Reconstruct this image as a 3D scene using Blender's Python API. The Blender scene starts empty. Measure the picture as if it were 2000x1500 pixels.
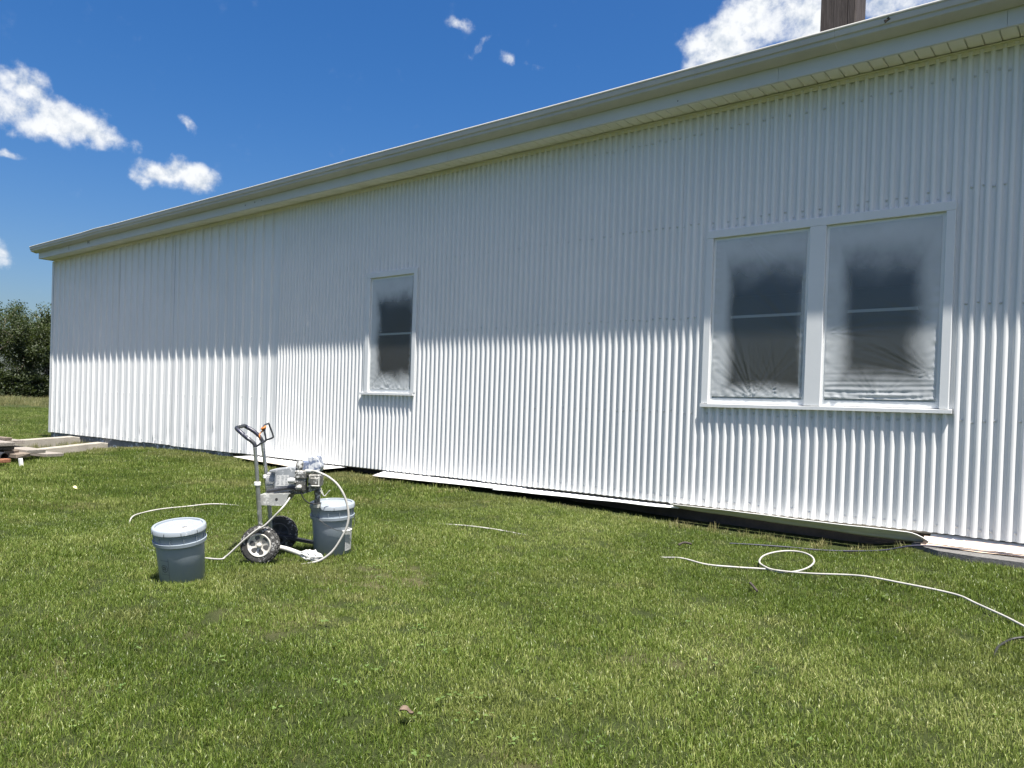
import bpy, math, random
import numpy as np
from mathutils import Vector, Matrix, noise as mnoise

R = math.radians
scene = bpy.context.scene
col = scene.collection
rnd = random.Random(7)

# ------------------------------------------------------------------ camera
CAM = Vector((0.0, -6.1527, 0.793))
cam = bpy.data.cameras.new('camera')
cam.sensor_fit = 'HORIZONTAL'
cam.sensor_width = 36.0
cam.lens = 27.0
cam.shift_y = 0.0327
cam.clip_start = 0.05
cam.clip_end = 3000
cam_o = bpy.data.objects.new('camera', cam)
col.objects.link(cam_o)
rx = Vector((0.77967685, 0.62530061, 0.03321379))
ux = Vector((-0.03448749, -0.01008035, 0.99935429))
fx = Vector((-0.62523166, 0.78031887, -0.01370564))
cam_o.matrix_world = Matrix((
    (rx.x, ux.x, -fx.x, CAM.x), (rx.y, ux.y, -fx.y, CAM.y),
    (rx.z, ux.z, -fx.z, CAM.z), (0, 0, 0, 1)))
scene.camera = cam_o

# ------------------------------------------------------------------ sun, exposure
SUN = Vector((1.95, -1.0, 5.72)).normalized()
sl = bpy.data.lights.new('sun', 'SUN')
sl.energy = 5.0
sl.angle = R(0.53)
sl.color = (1.0, 0.955, 0.88)
so = bpy.data.objects.new('sun', sl)
col.objects.link(so)
so.rotation_euler = SUN.to_track_quat('Z', 'Y').to_euler()
so.location = (6, -4, 14)
scene.view_settings.view_transform = 'Standard'
scene.view_settings.look = 'None'
scene.view_settings.gamma = 1.0
scene.view_settings.exposure = 1.16
scene.view_settings.use_curve_mapping = False
scene.cycles.max_bounces = 6
scene.cycles.diffuse_bounces = 3
scene.cycles.transparent_max_bounces = 10

# ------------------------------------------------------------------ sky
world = bpy.data.worlds.new('World')
scene.world = world
world.use_nodes = True
wn, wl = world.node_tree.nodes, world.node_tree.links
wn.clear()
w_out = wn.new('ShaderNodeOutputWorld')
w_bg = wn.new('ShaderNodeBackground')
w_bg.inputs['Strength'].default_value = 0.05
w_sky = wn.new('ShaderNodeTexSky')
w_sky.sky_type = 'NISHITA'
w_sky.sun_disc = False
w_sky.sun_elevation = math.asin(SUN.z)
w_sky.sun_rotation = math.atan2(SUN.x, SUN.y)
w_sky.altitude = 200
w_sky.air_density = 1.0
w_sky.dust_density = 3.5
w_sky.ozone_density = 2.5
world.cycles.sampling_method = 'MANUAL'
world.cycles.sample_map_resolution = 512


def wmath(op, a, b=None, clamp=False):
    n = wn.new('ShaderNodeMath')
    n.operation = op
    n.use_clamp = clamp
    for i, v in enumerate((a, b)):
        if v is None:
            continue
        if isinstance(v, (int, float)):
            n.inputs[i].default_value = v
        else:
            wl.new(v, n.inputs[i])
    return n.outputs[0]


w_tc = wn.new('ShaderNodeTexCoord')
w_dir = w_tc.outputs['Generated']


def wnoise(vec, scale, detail, rough, dist=0.0):
    n = wn.new('ShaderNodeTexNoise')
    n.inputs['Scale'].default_value = scale
    n.inputs['Detail'].default_value = detail
    n.inputs['Roughness'].default_value = rough
    n.inputs['Distortion'].default_value = dist
    wl.new(vec, n.inputs['Vector'])
    return n


# fair-weather cumulus: every cloud is an ellipsoidal lobe of directions broken up by noise
w_warp = wnoise(w_dir, 16, 3, 0.6)
w_sub = wn.new('ShaderNodeVectorMath'); w_sub.operation = 'SUBTRACT'
wl.new(w_warp.outputs['Color'], w_sub.inputs[0]); w_sub.inputs[1].default_value = (0.5, 0.5, 0.5)
w_scl = wn.new('ShaderNodeVectorMath'); w_scl.operation = 'SCALE'
wl.new(w_sub.outputs[0], w_scl.inputs[0]); w_scl.inputs['Scale'].default_value = 0.035
w_add = wn.new('ShaderNodeVectorMath'); w_add.operation = 'ADD'
wl.new(w_dir, w_add.inputs[0]); wl.new(w_scl.outputs[0], w_add.inputs[1])
w_vec = w_add.outputs[0]

# (direction, half width, half height, tilt in degrees, weight)
CLOUDS = [
    ((-0.9068, 0.2900, 0.3190), 0.022, 0.017, -55, 1.0),
    ((-0.8985, 0.3100, 0.3080), 0.034, 0.019, -38, 1.05),
    ((-0.8990, 0.3200, 0.2890), 0.066, 0.026, -3, 1.2),
    ((-0.8860, 0.3580, 0.2900), 0.050, 0.020, -14, 1.1),
    ((-0.8760, 0.3800, 0.2880), 0.020, 0.009, -38, .72),
    ((-0.8620, 0.4360, 0.2520), 0.046, 0.017, 4, 1.15),
    ((-0.8510, 0.4580, 0.2520), 0.034, 0.019, -22, 1.1),
    ((-0.8785, 0.4130, 0.2440), 0.024, 0.011, -8, 0.92),
    ((-0.8400, 0.4443, 0.3114), 0.014, 0.007, -40, 0.66),
    ((-0.6171, 0.6513, 0.4416), 0.022, 0.009, 0, 0.68),
    ((-0.6080, 0.6760, 0.4180), 0.007, 0.020, -30, 0.64),
    ((-0.5860, 0.7020, 0.4050), 0.019, 0.011, -25, 0.80),
    ((-0.5650, 0.7220, 0.3980), 0.016, 0.007, -8, 0.70),
    ((-0.3760, 0.8260, 0.4180), 0.050, 0.036, 35, 1.1),
    ((-0.3300, 0.8330, 0.4440), 0.065, 0.044, 10, 1.2),
    ((-0.2800, 0.8560, 0.4350), 0.060, 0.040, 0, 1.0),
    ((-0.2050, 0.8750, 0.4390), 0.055, 0.024, 8, 0.95),
    ((-0.9242, 0.2900, 0.2459), 0.024, 0.007, 0, 0.68),
    ((-0.9435, 0.2960, 0.1447), 0.022, 0.017, 0, 1.0),
    # the same kind of small cumulus over the rest of the sky
    ((-0.5900, -0.7000, 0.3600), 0.12, 0.040, 4, 1.1),
    ((0.1800, -0.9200, 0.3400), 0.14, 0.045, 3, 1.1),
    ((0.8400, -0.4000, 0.3600), 0.11, 0.040, -3, 1.1),
    ((0.6500, 0.6600, 0.3700), 0.10, 0.036, 0, 1.1),
]
acc = None
for d, a, b, tilt, wgt in CLOUDS:
    dv = Vector(d).normalized()
    xax = dv.cross(Vector((0, 0, 1))).normalized()           # to the right as seen from inside
    yax = xax.cross(dv)                                      # up
    ct, st = math.cos(R(tilt)), math.sin(R(tilt))
    cb = wn.new('ShaderNodeCombineXYZ')
    for q, ax in enumerate(((xax * ct + yax * st) / a, (-xax * st + yax * ct) / b)):
        dt = wn.new('ShaderNodeVectorMath'); dt.operation = 'DOT_PRODUCT'
        wl.new(w_vec, dt.inputs[0]); dt.inputs[1].default_value = ax
        wl.new(dt.outputs['Value'], cb.inputs[q])
    ln = wn.new('ShaderNodeVectorMath'); ln.operation = 'LENGTH'
    wl.new(cb.outputs[0], ln.inputs[0])
    lobe = wmath('MULTIPLY', wmath('SUBTRACT', 1.35, ln.outputs['Value'], True), wgt)
    acc = lobe if acc is None else wmath('SMOOTH_MAX', acc, lobe)
    if acc is not lobe:
        acc.node.inputs[2].default_value = 0.18
n_f = wnoise(w_dir, 40, 6, 0.60).outputs['Fac']
n_s = wnoise(w_dir, 17, 2, 0.5).outputs['Fac']
off = wn.new('ShaderNodeVectorMath'); off.operation = 'ADD'
wl.new(w_dir, off.inputs[0]); off.inputs[1].default_value = tuple(SUN * 0.012)
n_o = wnoise(off.outputs[0], 40, 4, 0.55).outputs['Fac']
brk = wmath('MULTIPLY', wmath('SUBTRACT', n_f, 0.5), 1.7)
brk2 = wmath('MULTIPLY', wmath('SUBTRACT', n_s, 0.5), 0.9)
dens = wmath('ADD', wmath('ADD', acc, brk), brk2)
mr = wn.new('ShaderNodeMapRange'); mr.interpolation_type = 'SMOOTHSTEP'
mr.inputs['From Min'].default_value = 0.34
mr.inputs['From Max'].default_value = 1.22
wl.new(dens, mr.inputs['Value'])
gate = wn.new('ShaderNodeMapRange'); gate.interpolation_type = 'SMOOTHSTEP'
gate.inputs['From Min'].default_value = 0.05
gate.inputs['From Max'].default_value = 0.35
wl.new(acc, gate.inputs['Value'])
w_sep = wn.new('ShaderNodeSeparateXYZ'); wl.new(w_dir, w_sep.inputs[0])
above = wmath('GREATER_THAN', w_sep.outputs['Z'], 0.0)
cov = wmath('MULTIPLY', wmath('MULTIPLY', mr.outputs[0], gate.outputs[0]), above, True)
# thick, sun-turned parts white, thin or turned-away parts greyer
relief = wmath('MULTIPLY', wmath('SUBTRACT', n_f, n_o), 3.2)
thick = wmath('MULTIPLY', dens, 0.14)
shade = wmath('ADD', wmath('ADD', relief, 0.70), thick, True)
cr = wn.new('ShaderNodeMix'); cr.data_type = 'RGBA'
wl.new(shade, cr.inputs['Factor'])
cr.inputs['A'].default_value = (5.0, 5.7, 6.7, 1)
cr.inputs['B'].default_value = (8.8, 9.0, 9.2, 1)
wm = wn.new('ShaderNodeMix'); wm.data_type = 'RGBA'
wl.new(cov, wm.inputs['Factor'])
w_hs = wn.new('ShaderNodeHueSaturation')                      # the phone's rendering of a clear blue sky
w_hs.inputs['Hue'].default_value = 0.507
w_hs.inputs['Saturation'].default_value = 1.47
w_hs.inputs['Value'].default_value = 1.40
wl.new(w_sky.outputs[0], w_hs.inputs['Color'])
wl.new(w_hs.outputs[0], wm.inputs['A'])
wl.new(cr.outputs['Result'], wm.inputs['B'])
wl.new(wm.outputs['Result'], w_bg.inputs['Color'])
wl.new(w_bg.outputs[0], w_out.inputs['Surface'])


# ------------------------------------------------------------------ helpers
def tag(o, label=None, cat=None, group=None, kind=None):
    if label: o['label'] = label
    if cat: o['category'] = cat
    if group: o['group'] = group
    if kind: o['kind'] = kind
    return o


def empty(name, loc=(0, 0, 0), rz=0.0):
    o = bpy.data.objects.new(name, None)
    o.empty_display_size = 0.2
    o.location = loc
    o.rotation_euler = (0, 0, rz)
    col.objects.link(o)
    return o


class MB:
    """collects pieces of one mesh"""
    def __init__(self):
        self.v, self.f, self.s = [], [], []

    def add(self, verts, faces, smooth=False):
        b = len(self.v)
        self.v.extend(tuple(p) for p in verts)
        self.f.extend(tuple(i + b for i in f) for f in faces)
        self.s.extend([smooth] * len(faces))
        return self

    def box(self, a, b, rot=None, pivot=None):
        (x0, y0, z0), (x1, y1, z1) = a, b
        p = [(x0, y0, z0), (x1, y0, z0), (x1, y1, z0), (x0, y1, z0),
             (x0, y0, z1), (x1, y0, z1), (x1, y1, z1), (x0, y1, z1)]
        if rot is not None:
            pv = Vector(pivot or ((x0 + x1) / 2, (y0 + y1) / 2, (z0 + z1) / 2))
            p = [tuple(rot @ (Vector(q) - pv) + pv) for q in p]
        return self.add(p, [(0, 3, 2, 1), (4, 5, 6, 7), (0, 1, 5, 4), (1, 2, 6, 5), (2, 3, 7, 6), (3, 0, 4, 7)])

    def bbox(self, a, b, bev=0.004):
        """box with chamfered edges"""
        (x0, y0, z0), (x1, y1, z1) = a, b
        c = Vector(((x0 + x1) / 2, (y0 + y1) / 2, (z0 + z1) / 2))
        h = Vector(((x1 - x0) / 2, (y1 - y0) / 2, (z1 - z0) / 2))
        bev = min(bev, h.x * .8, h.y * .8, h.z * .8)
        vs, idx = [], {}
        for sx in (-1, 1):
            for sy in (-1, 1):
                for sz in (-1, 1):
                    for k in range(3):
                        q = [h.x - bev, h.y - bev, h.z - bev]
                        q[k] += bev
                        idx[sx, sy, sz, k] = len(vs)
                        vs.append((c.x + sx * q[0], c.y + sy * q[1], c.z + sz * q[2]))
        fs = []
        def quad(l):
            pts = [Vector(vs[i]) for i in l]
            n = (pts[1] - pts[0]).cross(pts[2] - pts[0])
            m = sum(pts, Vector()) / len(pts)
            fs.append(tuple(l) if n.dot(m - c) > 0 else tuple(reversed(l)))
        for k in range(3):
            a1, a2 = [(1, 2), (0, 2), (0, 1)][k]
            for s in (-1, 1):
                l = []
                for u, w in ((-1, -1), (1, -1), (1, 1), (-1, 1)):
                    t = [0, 0, 0]; t[k] = s; t[a1] = u; t[a2] = w
                    l.append(idx[t[0], t[1], t[2], k])
                quad(l)
        for k in range(3):
            a1, a2 = [(1, 2), (0, 2), (0, 1)][k]
            for u in (-1, 1):
                for w in (-1, 1):
                    t0 = [0, 0, 0]; t0[k] = -1; t0[a1] = u; t0[a2] = w
                    t1 = list(t0); t1[k] = 1
                    quad([idx[tuple(t0) + (a1,)], idx[tuple(t1) + (a1,)], idx[tuple(t1) + (a2,)], idx[tuple(t0) + (a2,)]])
        for sx in (-1, 1):
            for sy in (-1, 1):
                for sz in (-1, 1):
                    quad([idx[sx, sy, sz, 0], idx[sx, sy, sz, 1], idx[sx, sy, sz, 2]])
        return self.add(vs, fs)

    def tube(self, path, r, n=8, closed=False, cap=True, radii=None):
        pts = [Vector(p) for p in path]
        m = len(pts)
        t0 = (pts[1] - pts[0]).normalized()
        u = t0.orthogonal().normalized()
        vs, prev = [], t0
        for i, p in enumerate(pts):
            if closed:
                t = (pts[(i + 1) % m] - pts[i - 1]).normalized()
            else:
                t = (pts[min(i + 1, m - 1)] - pts[max(i - 1, 0)]).normalized()
            q = prev.rotation_difference(t)
            u = (q @ u)
            u = (u - t * u.dot(t)).normalized()
            w = t.cross(u)
            prev = t
            rr = radii[i] if radii else r
            for k in range(n):
                a = 2 * math.pi * k / n
                vs.append(p + u * (rr * math.cos(a)) + w * (rr * math.sin(a)))
        fs = []
        for i in range(m if closed else m - 1):
            j = (i + 1) % m
            for k in range(n):
                l = (k + 1) % n
                fs.append((i * n + k, i * n + l, j * n + l, j * n + k))
        self.add(vs, fs, True)
        if cap and not closed:
            self.add(vs[:n], [tuple(reversed(range(n)))])
            self.add(vs[-n:], [tuple(range(n))])
        return self

    def cyl(self, a, b, r, n=16, r2=None):
        return self.tube([a, b], r, n, radii=[r, r if r2 is None else r2])

    def lathe(self, prof, n=32, center=(0, 0, 0), axis='Z', smooth=True):
        """prof: list of (radius, height), sharp between points with equal pairs repeated"""
        cx, cy, cz = center
        def P(r, h, a):
            c, s = r * math.cos(a), r * math.sin(a)
            if axis == 'Z': return (cx + c, cy + s, cz + h)
            if axis == 'Y': return (cx + c, cy + h, cz + s)
            return (cx + h, cy + c, cz + s)
        vs = [P(r, h, 2 * math.pi * k / n) for r, h in prof for k in range(n)]
        fs = []
        for i in range(len(prof) - 1):
            if prof[i] == prof[i + 1]:
                continue
            for k in range(n):
                l = (k + 1) % n
                q = (i * n + k, i * n + l, (i + 1) * n + l, (i + 1) * n + k)
                fs.append(q if axis != 'Y' else tuple(reversed(q)))
        return self.add(vs, fs, smooth)

    def prism(self, poly, h0, h1, axis='Z'):
        """poly 2-D outline extruded between h0 and h1 along axis"""
        def P(p, h):
            if axis == 'Z': return (p[0], p[1], h)
            if axis == 'Y': return (p[0], h, p[1])
            return (h, p[0], p[1])
        n = len(poly)
        vs = [P(p, h0) for p in poly] + [P(p, h1) for p in poly]
        fs = [tuple(reversed(range(n))), tuple(range(n, 2 * n))]
        for i in range(n):
            j = (i + 1) % n
            fs.append((i, j, n + j, n + i))
        return self.add(vs, fs)

    def mesh(self, name, mat=None):
        me = bpy.data.meshes.new(name)
        me.from_pydata([tuple(p) for p in self.v], [], self.f)
        me.polygons.foreach_set('use_smooth', self.s)
        me.update()
        if mat: me.materials.append(mat)
        return me

    def build(self, name, mat, parent=None, loc=None, rot=None, fix=False):
        me = self.mesh(name, mat)
        if fix:
            import bmesh
            bm = bmesh.new(); bm.from_mesh(me)
            bmesh.ops.recalc_face_normals(bm, faces=bm.faces)
            bm.to_mesh(me); bm.free()
        return link(name, me, parent, loc, rot)


def link(name, me, parent=None, loc=None, rot=None):
    o = bpy.data.objects.new(name, me)
    col.objects.link(o)
    if parent: o.parent = parent
    if loc is not None: o.location = loc
    if rot is not None: o.rotation_euler = rot
    return o


def catmull(pts, k=8, closed=False):
    P = [Vector(p) for p in pts]
    n = len(P)
    out = []
    rng = range(n) if closed else range(n - 1)
    for i in rng:
        p0 = P[(i - 1) % n] if closed else P[max(i - 1, 0)]
        p1, p2 = P[i], P[(i + 1) % n]
        p3 = P[(i + 2) % n] if closed else P[min(i + 2, n - 1)]
        for j in range(k):
            t = j / k
            out.append(0.5 * ((2 * p1) + (p2 - p0) * t + (2 * p0 - 5 * p1 + 4 * p2 - p3) * t * t + (3 * p1 - p0 - 3 * p2 + p3) * t ** 3))
    if not closed: out.append(P[-1])
    return out


# ------------------------------------------------------------------ materials
class NT:
    def __init__(self, name):
        self.m = bpy.data.materials.new(name)
        self.m.use_nodes = True
        self.n, self.l = self.m.node_tree.nodes, self.m.node_tree.links
        self.p = self.n['Principled BSDF']
        self.out = self.n['Material Output']
        self.pos = self.n.new('ShaderNodeNewGeometry').outputs['Position']

    def node(self, t, **kw):
        x = self.n.new(t)
        for k, v in kw.items(): setattr(x, k, v)
        return x

    def noise(self, scale, detail=4, rough=.55, vec=None, dist=0.0):
        x = self.n.new('ShaderNodeTexNoise')
        x.inputs['Scale'].default_value = scale
        x.inputs['Detail'].default_value = detail
        x.inputs['Roughness'].default_value = rough
        x.inputs['Distortion'].default_value = dist
        self.l.new(vec if vec is not None else self.pos, x.inputs['Vector'])
        return x.outputs['Fac']

    def map(self, vec, scale=(1, 1, 1), rot=(0, 0, 0), loc=(0, 0, 0)):
        x = self.n.new('ShaderNodeMapping')
        x.inputs['Scale'].default_value = scale
        x.inputs['Rotation'].default_value = rot
        x.inputs['Location'].default_value = loc
        self.l.new(vec, x.inputs['Vector'])
        return x.outputs[0]

    def ramp(self, fac, stops):
        x = self.n.new('ShaderNodeValToRGB')
        e = x.color_ramp.elements
        while len(e) > 1: e.remove(e[-1])
        e[0].position, e[0].color = stops[0][0], tuple(stops[0][1]) + (1,)
        for p, c in stops[1:]:
            q = e.new(p); q.color = tuple(c) + (1,)
        self.l.new(fac, x.inputs['Fac'])
        return x.outputs['Color']

    def math(self, op, a, b=None, clamp=False):
        x = self.n.new('ShaderNodeMath'); x.operation = op; x.use_clamp = clamp
        for i, v in enumerate((a, b)):
            if v is None: continue
            if isinstance(v, (int, float)): x.inputs[i].default_value = v
            else: self.l.new(v, x.inputs[i])
        return x.outputs[0]

    def step(self, v, a, b):
        x = self.n.new('ShaderNodeMapRange'); x.interpolation_type = 'SMOOTHSTEP'
        x.inputs['From Min'].default_value = a
        x.inputs['From Max'].default_value = b
        self.l.new(v, x.inputs['Value'])
        return x.outputs[0]

    def mix(self, f, a, b, mode='MIX'):
        x = self.n.new('ShaderNodeMix'); x.data_type = 'RGBA'; x.blend_type = mode
        for k, v in (('Factor', f), ('A', a), ('B', b)):
            if isinstance(v, (int, float)): x.inputs[k].default_value = v
            elif isinstance(v, tuple): x.inputs[k].default_value = v + (1,) if len(v) == 3 else v
            else: self.l.new(v, x.inputs[k])
        return x.outputs['Result']

    def sep(self, vec=None):
        x = self.n.new('ShaderNodeSeparateXYZ')
        self.l.new(vec if vec is not None else self.pos, x.inputs[0])
        return x.outputs

    def bump(self, h, strength=.3, dist=.01, normal=None):
        x = self.n.new('ShaderNodeBump')
        x.inputs['Strength'].default_value = strength
        x.inputs['Distance'].default_value = dist
        self.l.new(h, x.inputs['Height'])
        if normal is not None: self.l.new(normal, x.inputs['Normal'])
        self.l.new(x.outputs[0], self.p.inputs['Normal'])
        return x.outputs[0]

    def set(self, **kw):
        for k, v in kw.items():
            k = {'color': 'Base Color', 'rough': 'Roughness', 'metal': 'Metallic', 'spec': 'Specular IOR Level',
                 'trans': 'Transmission Weight', 'coat': 'Coat Weight', 'alpha': 'Alpha'}[k]
            if isinstance(v, (int, float)): self.p.inputs[k].default_value = v
            elif isinstance(v, tuple): self.p.inputs[k].default_value = v + (1,) if len(v) == 3 else v
            else: self.l.new(v, self.p.inputs[k])
        return self


def lerp3(c, k):
    return tuple(max(0, min(1, x * k)) for x in c)


def simple(name, c, rough=.5, metal=0.0, var=.15, scale=6, bump=0.0, bscale=60, spec=.5, splat=None, splat_amt=.5, splat_scale=40):
    """plain painted, plastic or metal surface with uneven tone, fine relief and optional paint spatter"""
    t = NT(name)
    f = t.noise(scale, 3, .6)
    c_ = t.ramp(f, [(.25, lerp3(c, 1 - var)), (.75, lerp3(c, 1 + var))])
    if splat:
        s = t.noise(splat_scale, 6, .7, dist=.4)
        big = t.noise(splat_scale * .2, 2, .5)
        m = t.step(t.math('ADD', s, t.math('MULTIPLY', big, .5)), 1.02 - splat_amt * .5, 1.10 - splat_amt * .5)
        c_ = t.mix(m, c_, splat)
        if metal:
            t.set(metal=t.math('MULTIPLY', t.math('SUBTRACT', 1.0, m), metal))
    elif metal:
        t.set(metal=metal)
    t.set(color=c_, rough=rough, spec=spec)
    if bump:
        t.bump(t.noise(bscale, 5, .6), bump, .004)
    return t.m


M = {}


def make_materials():
    # fresh white paint on sheet metal: slight unevenness of film and of the sheet itself
    t = NT('white_wall_paint')
    n1 = t.noise(1.3, 2, .5)
    sx, sy, sz = t.sep()
    low = t.math('SUBTRACT', 1.0, t.step(sz, 0.0, .22))
    grime = t.math('MULTIPLY', low, t.step(t.noise(14, 6, .65), .52, .72))
    streak = t.step(t.noise(1.0, 2, .6, vec=t.map(t.pos, (26, 26, .55))), .50, .78)
    c = t.ramp(n1, [(.3, (.68, .69, .69)), (.7, (.72, .727, .725))])
    c = t.mix(t.math('MULTIPLY', streak, .22), c, (.60, .62, .615))
    c = t.mix(t.math('MULTIPLY', grime, .28), c, (.50, .49, .44))
    t.set(color=c, rough=.40, spec=.45)
    t.bump(t.noise(3.0, 1, .5, vec=t.map(t.pos, (2.4, 2.4, .8))), .22, .010)
    M['wall'] = t.m

    M['trim'] = simple('white_trim_paint', (.65, .665, .67), .42, var=.03, scale=3, bump=.12, bscale=90)
    M['soffit'] = simple('cream_vinyl', (.72, .70, .62), .45, var=.05, scale=2, bump=.05)
    t = NT('grey_gutter_metal')
    st = t.step(t.noise(1.0, 5, .65, vec=t.map(t.pos, (5, 5, 1.2))), .50, .75)
    c = t.ramp(t.noise(1.4, 4), [(.3, (.42, .415, .385)), (.7, (.48, .475, .44))])
    t.set(color=t.mix(t.math('MULTIPLY', st, .35), c, (.33, .325, .30)), rough=.42)
    t.bump(t.noise(6, 3), .15, .01)
    M['gutter'] = t.m
    M['fascia'] = simple('pale_fascia_metal', (.54, .55, .535), .45, var=.06, scale=2, bump=.06)
    M['foundation'] = simple('foundation_block', (.20, .20, .195), .9, var=.25, scale=8, bump=.6, splat=(.74, .74, .73), splat_amt=.42, splat_scale=14)
    M['gap_shade'] = simple('earth_shade_block', (.07, .06, .05), .95, var=.3, scale=9, bump=.6)  # earth brown, darkened to paint in the shade of the gap below the sheets
    M['roof'] = simple('grey_shingle', (.13, .125, .12), .9, var=.35, scale=12, bump=.8)
    M['inside'] = simple('interior_board', (.20, .205, .215), .8, var=.15, scale=2)
    M['sash'] = simple('white_sash', (.78, .79, .78), .40, var=.04, scale=5)

    # weathered brown timber
    t = NT('weathered_brown_timber')
    g = t.noise(5, 6, .65, vec=t.map(t.pos, (9, 9, .55)), dist=.6)
    g2 = t.noise(30, 5, .6, vec=t.map(t.pos, (6, 6, .3)))
    c = t.ramp(g, [(.25, (.026, .022, .020)), (.5, (.066, .055, .050)), (.78, (.115, .099, .092))])
    c = t.mix(t.math('MULTIPLY', t.step(g2, .55, .7), .7), c, (.035, .026, .022))
    t.set(color=c, rough=.8, spec=.25)
    t.bump(t.math('ADD', g, g2), .5, .01)
    M['timber'] = t.m

    # grey, sun-bleached boards, several tones
    def board(name, a, b, k):
        t = NT(name)
        tc = t.node('ShaderNodeTexCoord').outputs['Object']
        g = t.noise(4, 6, .65, vec=t.map(tc, (.7, 12, 12)), dist=.5)
        g2 = t.noise(8, 5, .7, vec=t.map(tc, (1.2, 40, 40)))
        c = t.ramp(g, [(.28, a), (.72, b)])
        c = t.mix(t.math('MULTIPLY', t.step(g2, .52, .66), .55), c, k)
        t.set(color=c, rough=.85, spec=.2)
        t.bump(t.math('ADD', g, g2), .5, .006)
        M[name] = t.m
    board('bleached_board', (.19, .168, .148), (.34, .315, .285), (.12, .10, .085))
    board('brown_board', (.13, .105, .085), (.27, .225, .185), (.06, .048, .04))
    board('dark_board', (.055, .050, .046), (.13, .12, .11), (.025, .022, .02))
    board('red_board', (.24, .105, .06), (.36, .175, .105), (.11, .05, .03))

    M['concrete'] = simple('pale_concrete', (.31, .285, .245), .9, var=.18, scale=5, bump=.7, bscale=35)
    M['asphalt'] = simple('grey_asphalt', (.13, .128, .125), .92, var=.40, scale=55, bump=.9, bscale=120)

    # cardboard masking sheets: tan board under white overspray that is thickest near the wall
    t = NT('oversprayed_cardboard')
    sx, sy, sz = t.sep()
    e = t.math('ADD', sy, t.math('MULTIPLY', t.math('SUBTRACT', t.noise(7, 5, .6), .5), .10))
    m = t.step(e, -.30, -.14)
    c = t.mix(m, (.62, .53, .42), (.82, .82, .80))
    c = t.mix(t.math('MULTIPLY', t.step(t.noise(5, 5), .5, .7), .12), c, (.55, .52, .47))
    t.set(color=c, rough=.75, spec=.25)
    t.bump(t.noise(4, 3), .25, .02)
    M['card'] = t.m
    M['card_edge'] = simple('tan_kraft_paper', (.60, .47, .36), .85, var=.12, scale=9, bump=.2)
    M['paper'] = simple('white_painted_paper', (.82, .82, .80), .6, var=.04, scale=9, bump=.3, bscale=12)
    M['sheet_back'] = simple('grey_vinyl_sheet', (.78, .775, .74), .6, var=.08, scale=3, bump=.2, bscale=8)

    M['glass'] = glass()
    M['pail'] = simple('grey_pail_plastic', (.255, .295, .335), .36, var=.06, scale=4, bump=.06, bscale=20)
    M['lid'] = simple('pale_grey_lid_plastic', (.285, .32, .355), .36, var=.06, scale=6, splat=(.50, .53, .55), splat_amt=.34, splat_scale=26)
    M['lid_cap'] = simple('white_spout_cap', (.72, .72, .70), .45, var=.06)
    M['hole'] = simple('dark_opening', (.03, .03, .028), .8, var=.1)
    M['print'] = simple('dark_print', (.035, .04, .045), .5, var=.1)
    M['label'] = simple('white_paper_label', (.50, .505, .50), .6, var=.06, scale=20)
    M['label_text'] = simple('grey_print', (.30, .31, .32), .6, var=.2, scale=90)
    M['chrome'] = simple('scuffed_steel_tube', (.42, .425, .42), .28, metal=.85, var=.2, scale=10, bump=.1, splat=(.55, .555, .54), splat_amt=.34, splat_scale=34)
    M['black_tube'] = simple('black_painted_tube', (.028, .030, .036), .38, var=.3, scale=10, splat=(.45, .45, .44), splat_amt=.26, splat_scale=60)
    M['grip'] = simple('dark_blue_grip', (.022, .024, .045), .35, var=.3, scale=12, splat=(.50, .50, .50), splat_amt=.36, splat_scale=36)
    M['white_collar'] = simple('white_plastic_collar', (.78, .78, .75), .5, var=.05)
    M['plate'] = simple('grey_steel_bracket', (.36, .365, .345), .5, metal=.25, var=.15, scale=9, splat=(.50, .505, .48), splat_amt=.45, splat_scale=60)
    M['casing'] = simple('paint_covered_casing', (.22, .235, .25), .55, var=.25, scale=14, bump=.3, splat=(.56, .565, .57), splat_amt=.50, splat_scale=44)
    M['vent'] = simple('grey_motor_end', (.42, .425, .42), .5, var=.15, scale=12, splat=(.70, .70, .69), splat_amt=.45, splat_scale=40)
    M['blue_cover'] = simple('blue_grey_cover', (.13, .16, .235), .35, var=.2, scale=10, splat=(.50, .52, .55), splat_amt=.46, splat_scale=36)
    M['casting'] = simple('spattered_casting', (.13, .128, .12), .5, metal=.5, var=.3, scale=14, bump=.4, splat=(.52, .52, .505), splat_amt=.50, splat_scale=48)
    M['chain'] = simple('dark_steel', (.10, .10, .10), .4, metal=.7, var=.3, scale=14, splat=(.52, .52, .50), splat_amt=.3, splat_scale=60)
    M['brass'] = simple('painted_fitting', (.46, .46, .43), .5, var=.15, scale=14)
    M['tyre'] = simple('dusty_rubber_tyre', (.045, .044, .042), .85, var=.3, scale=16, bump=.3, splat=(.42, .415, .40), splat_amt=.44, splat_scale=52)
    M['rim'] = simple('cream_wheel_rim', (.52, .50, .455), .5, var=.1, scale=9, splat=(.70, .69, .66), splat_amt=.36, splat_scale=30)
    M['rim_dark'] = simple('grey_wheel_rim', (.09, .09, .09), .5, var=.15, scale=9)
    M['hose'] = simple('white_paint_hose', (.41, .40, .37), .5, var=.20, scale=12, splat=(.33, .32, .29), splat_amt=.28, splat_scale=30)
    M['black_hose'] = simple('black_rubber_hose', (.02, .02, .021), .5, var=.2, scale=12)
    M['cord'] = simple('dark_blue_cord', (.022, .023, .045), .5, var=.25, scale=9)
    M['orange'] = simple('orange_ribbon', (.62, .20, .045), .6, var=.25, scale=30, bump=.2)
    M['rag'] = simple('white_rag', (.58, .58, .56), .9, var=.12, scale=20, bump=.6, bscale=60)
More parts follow.
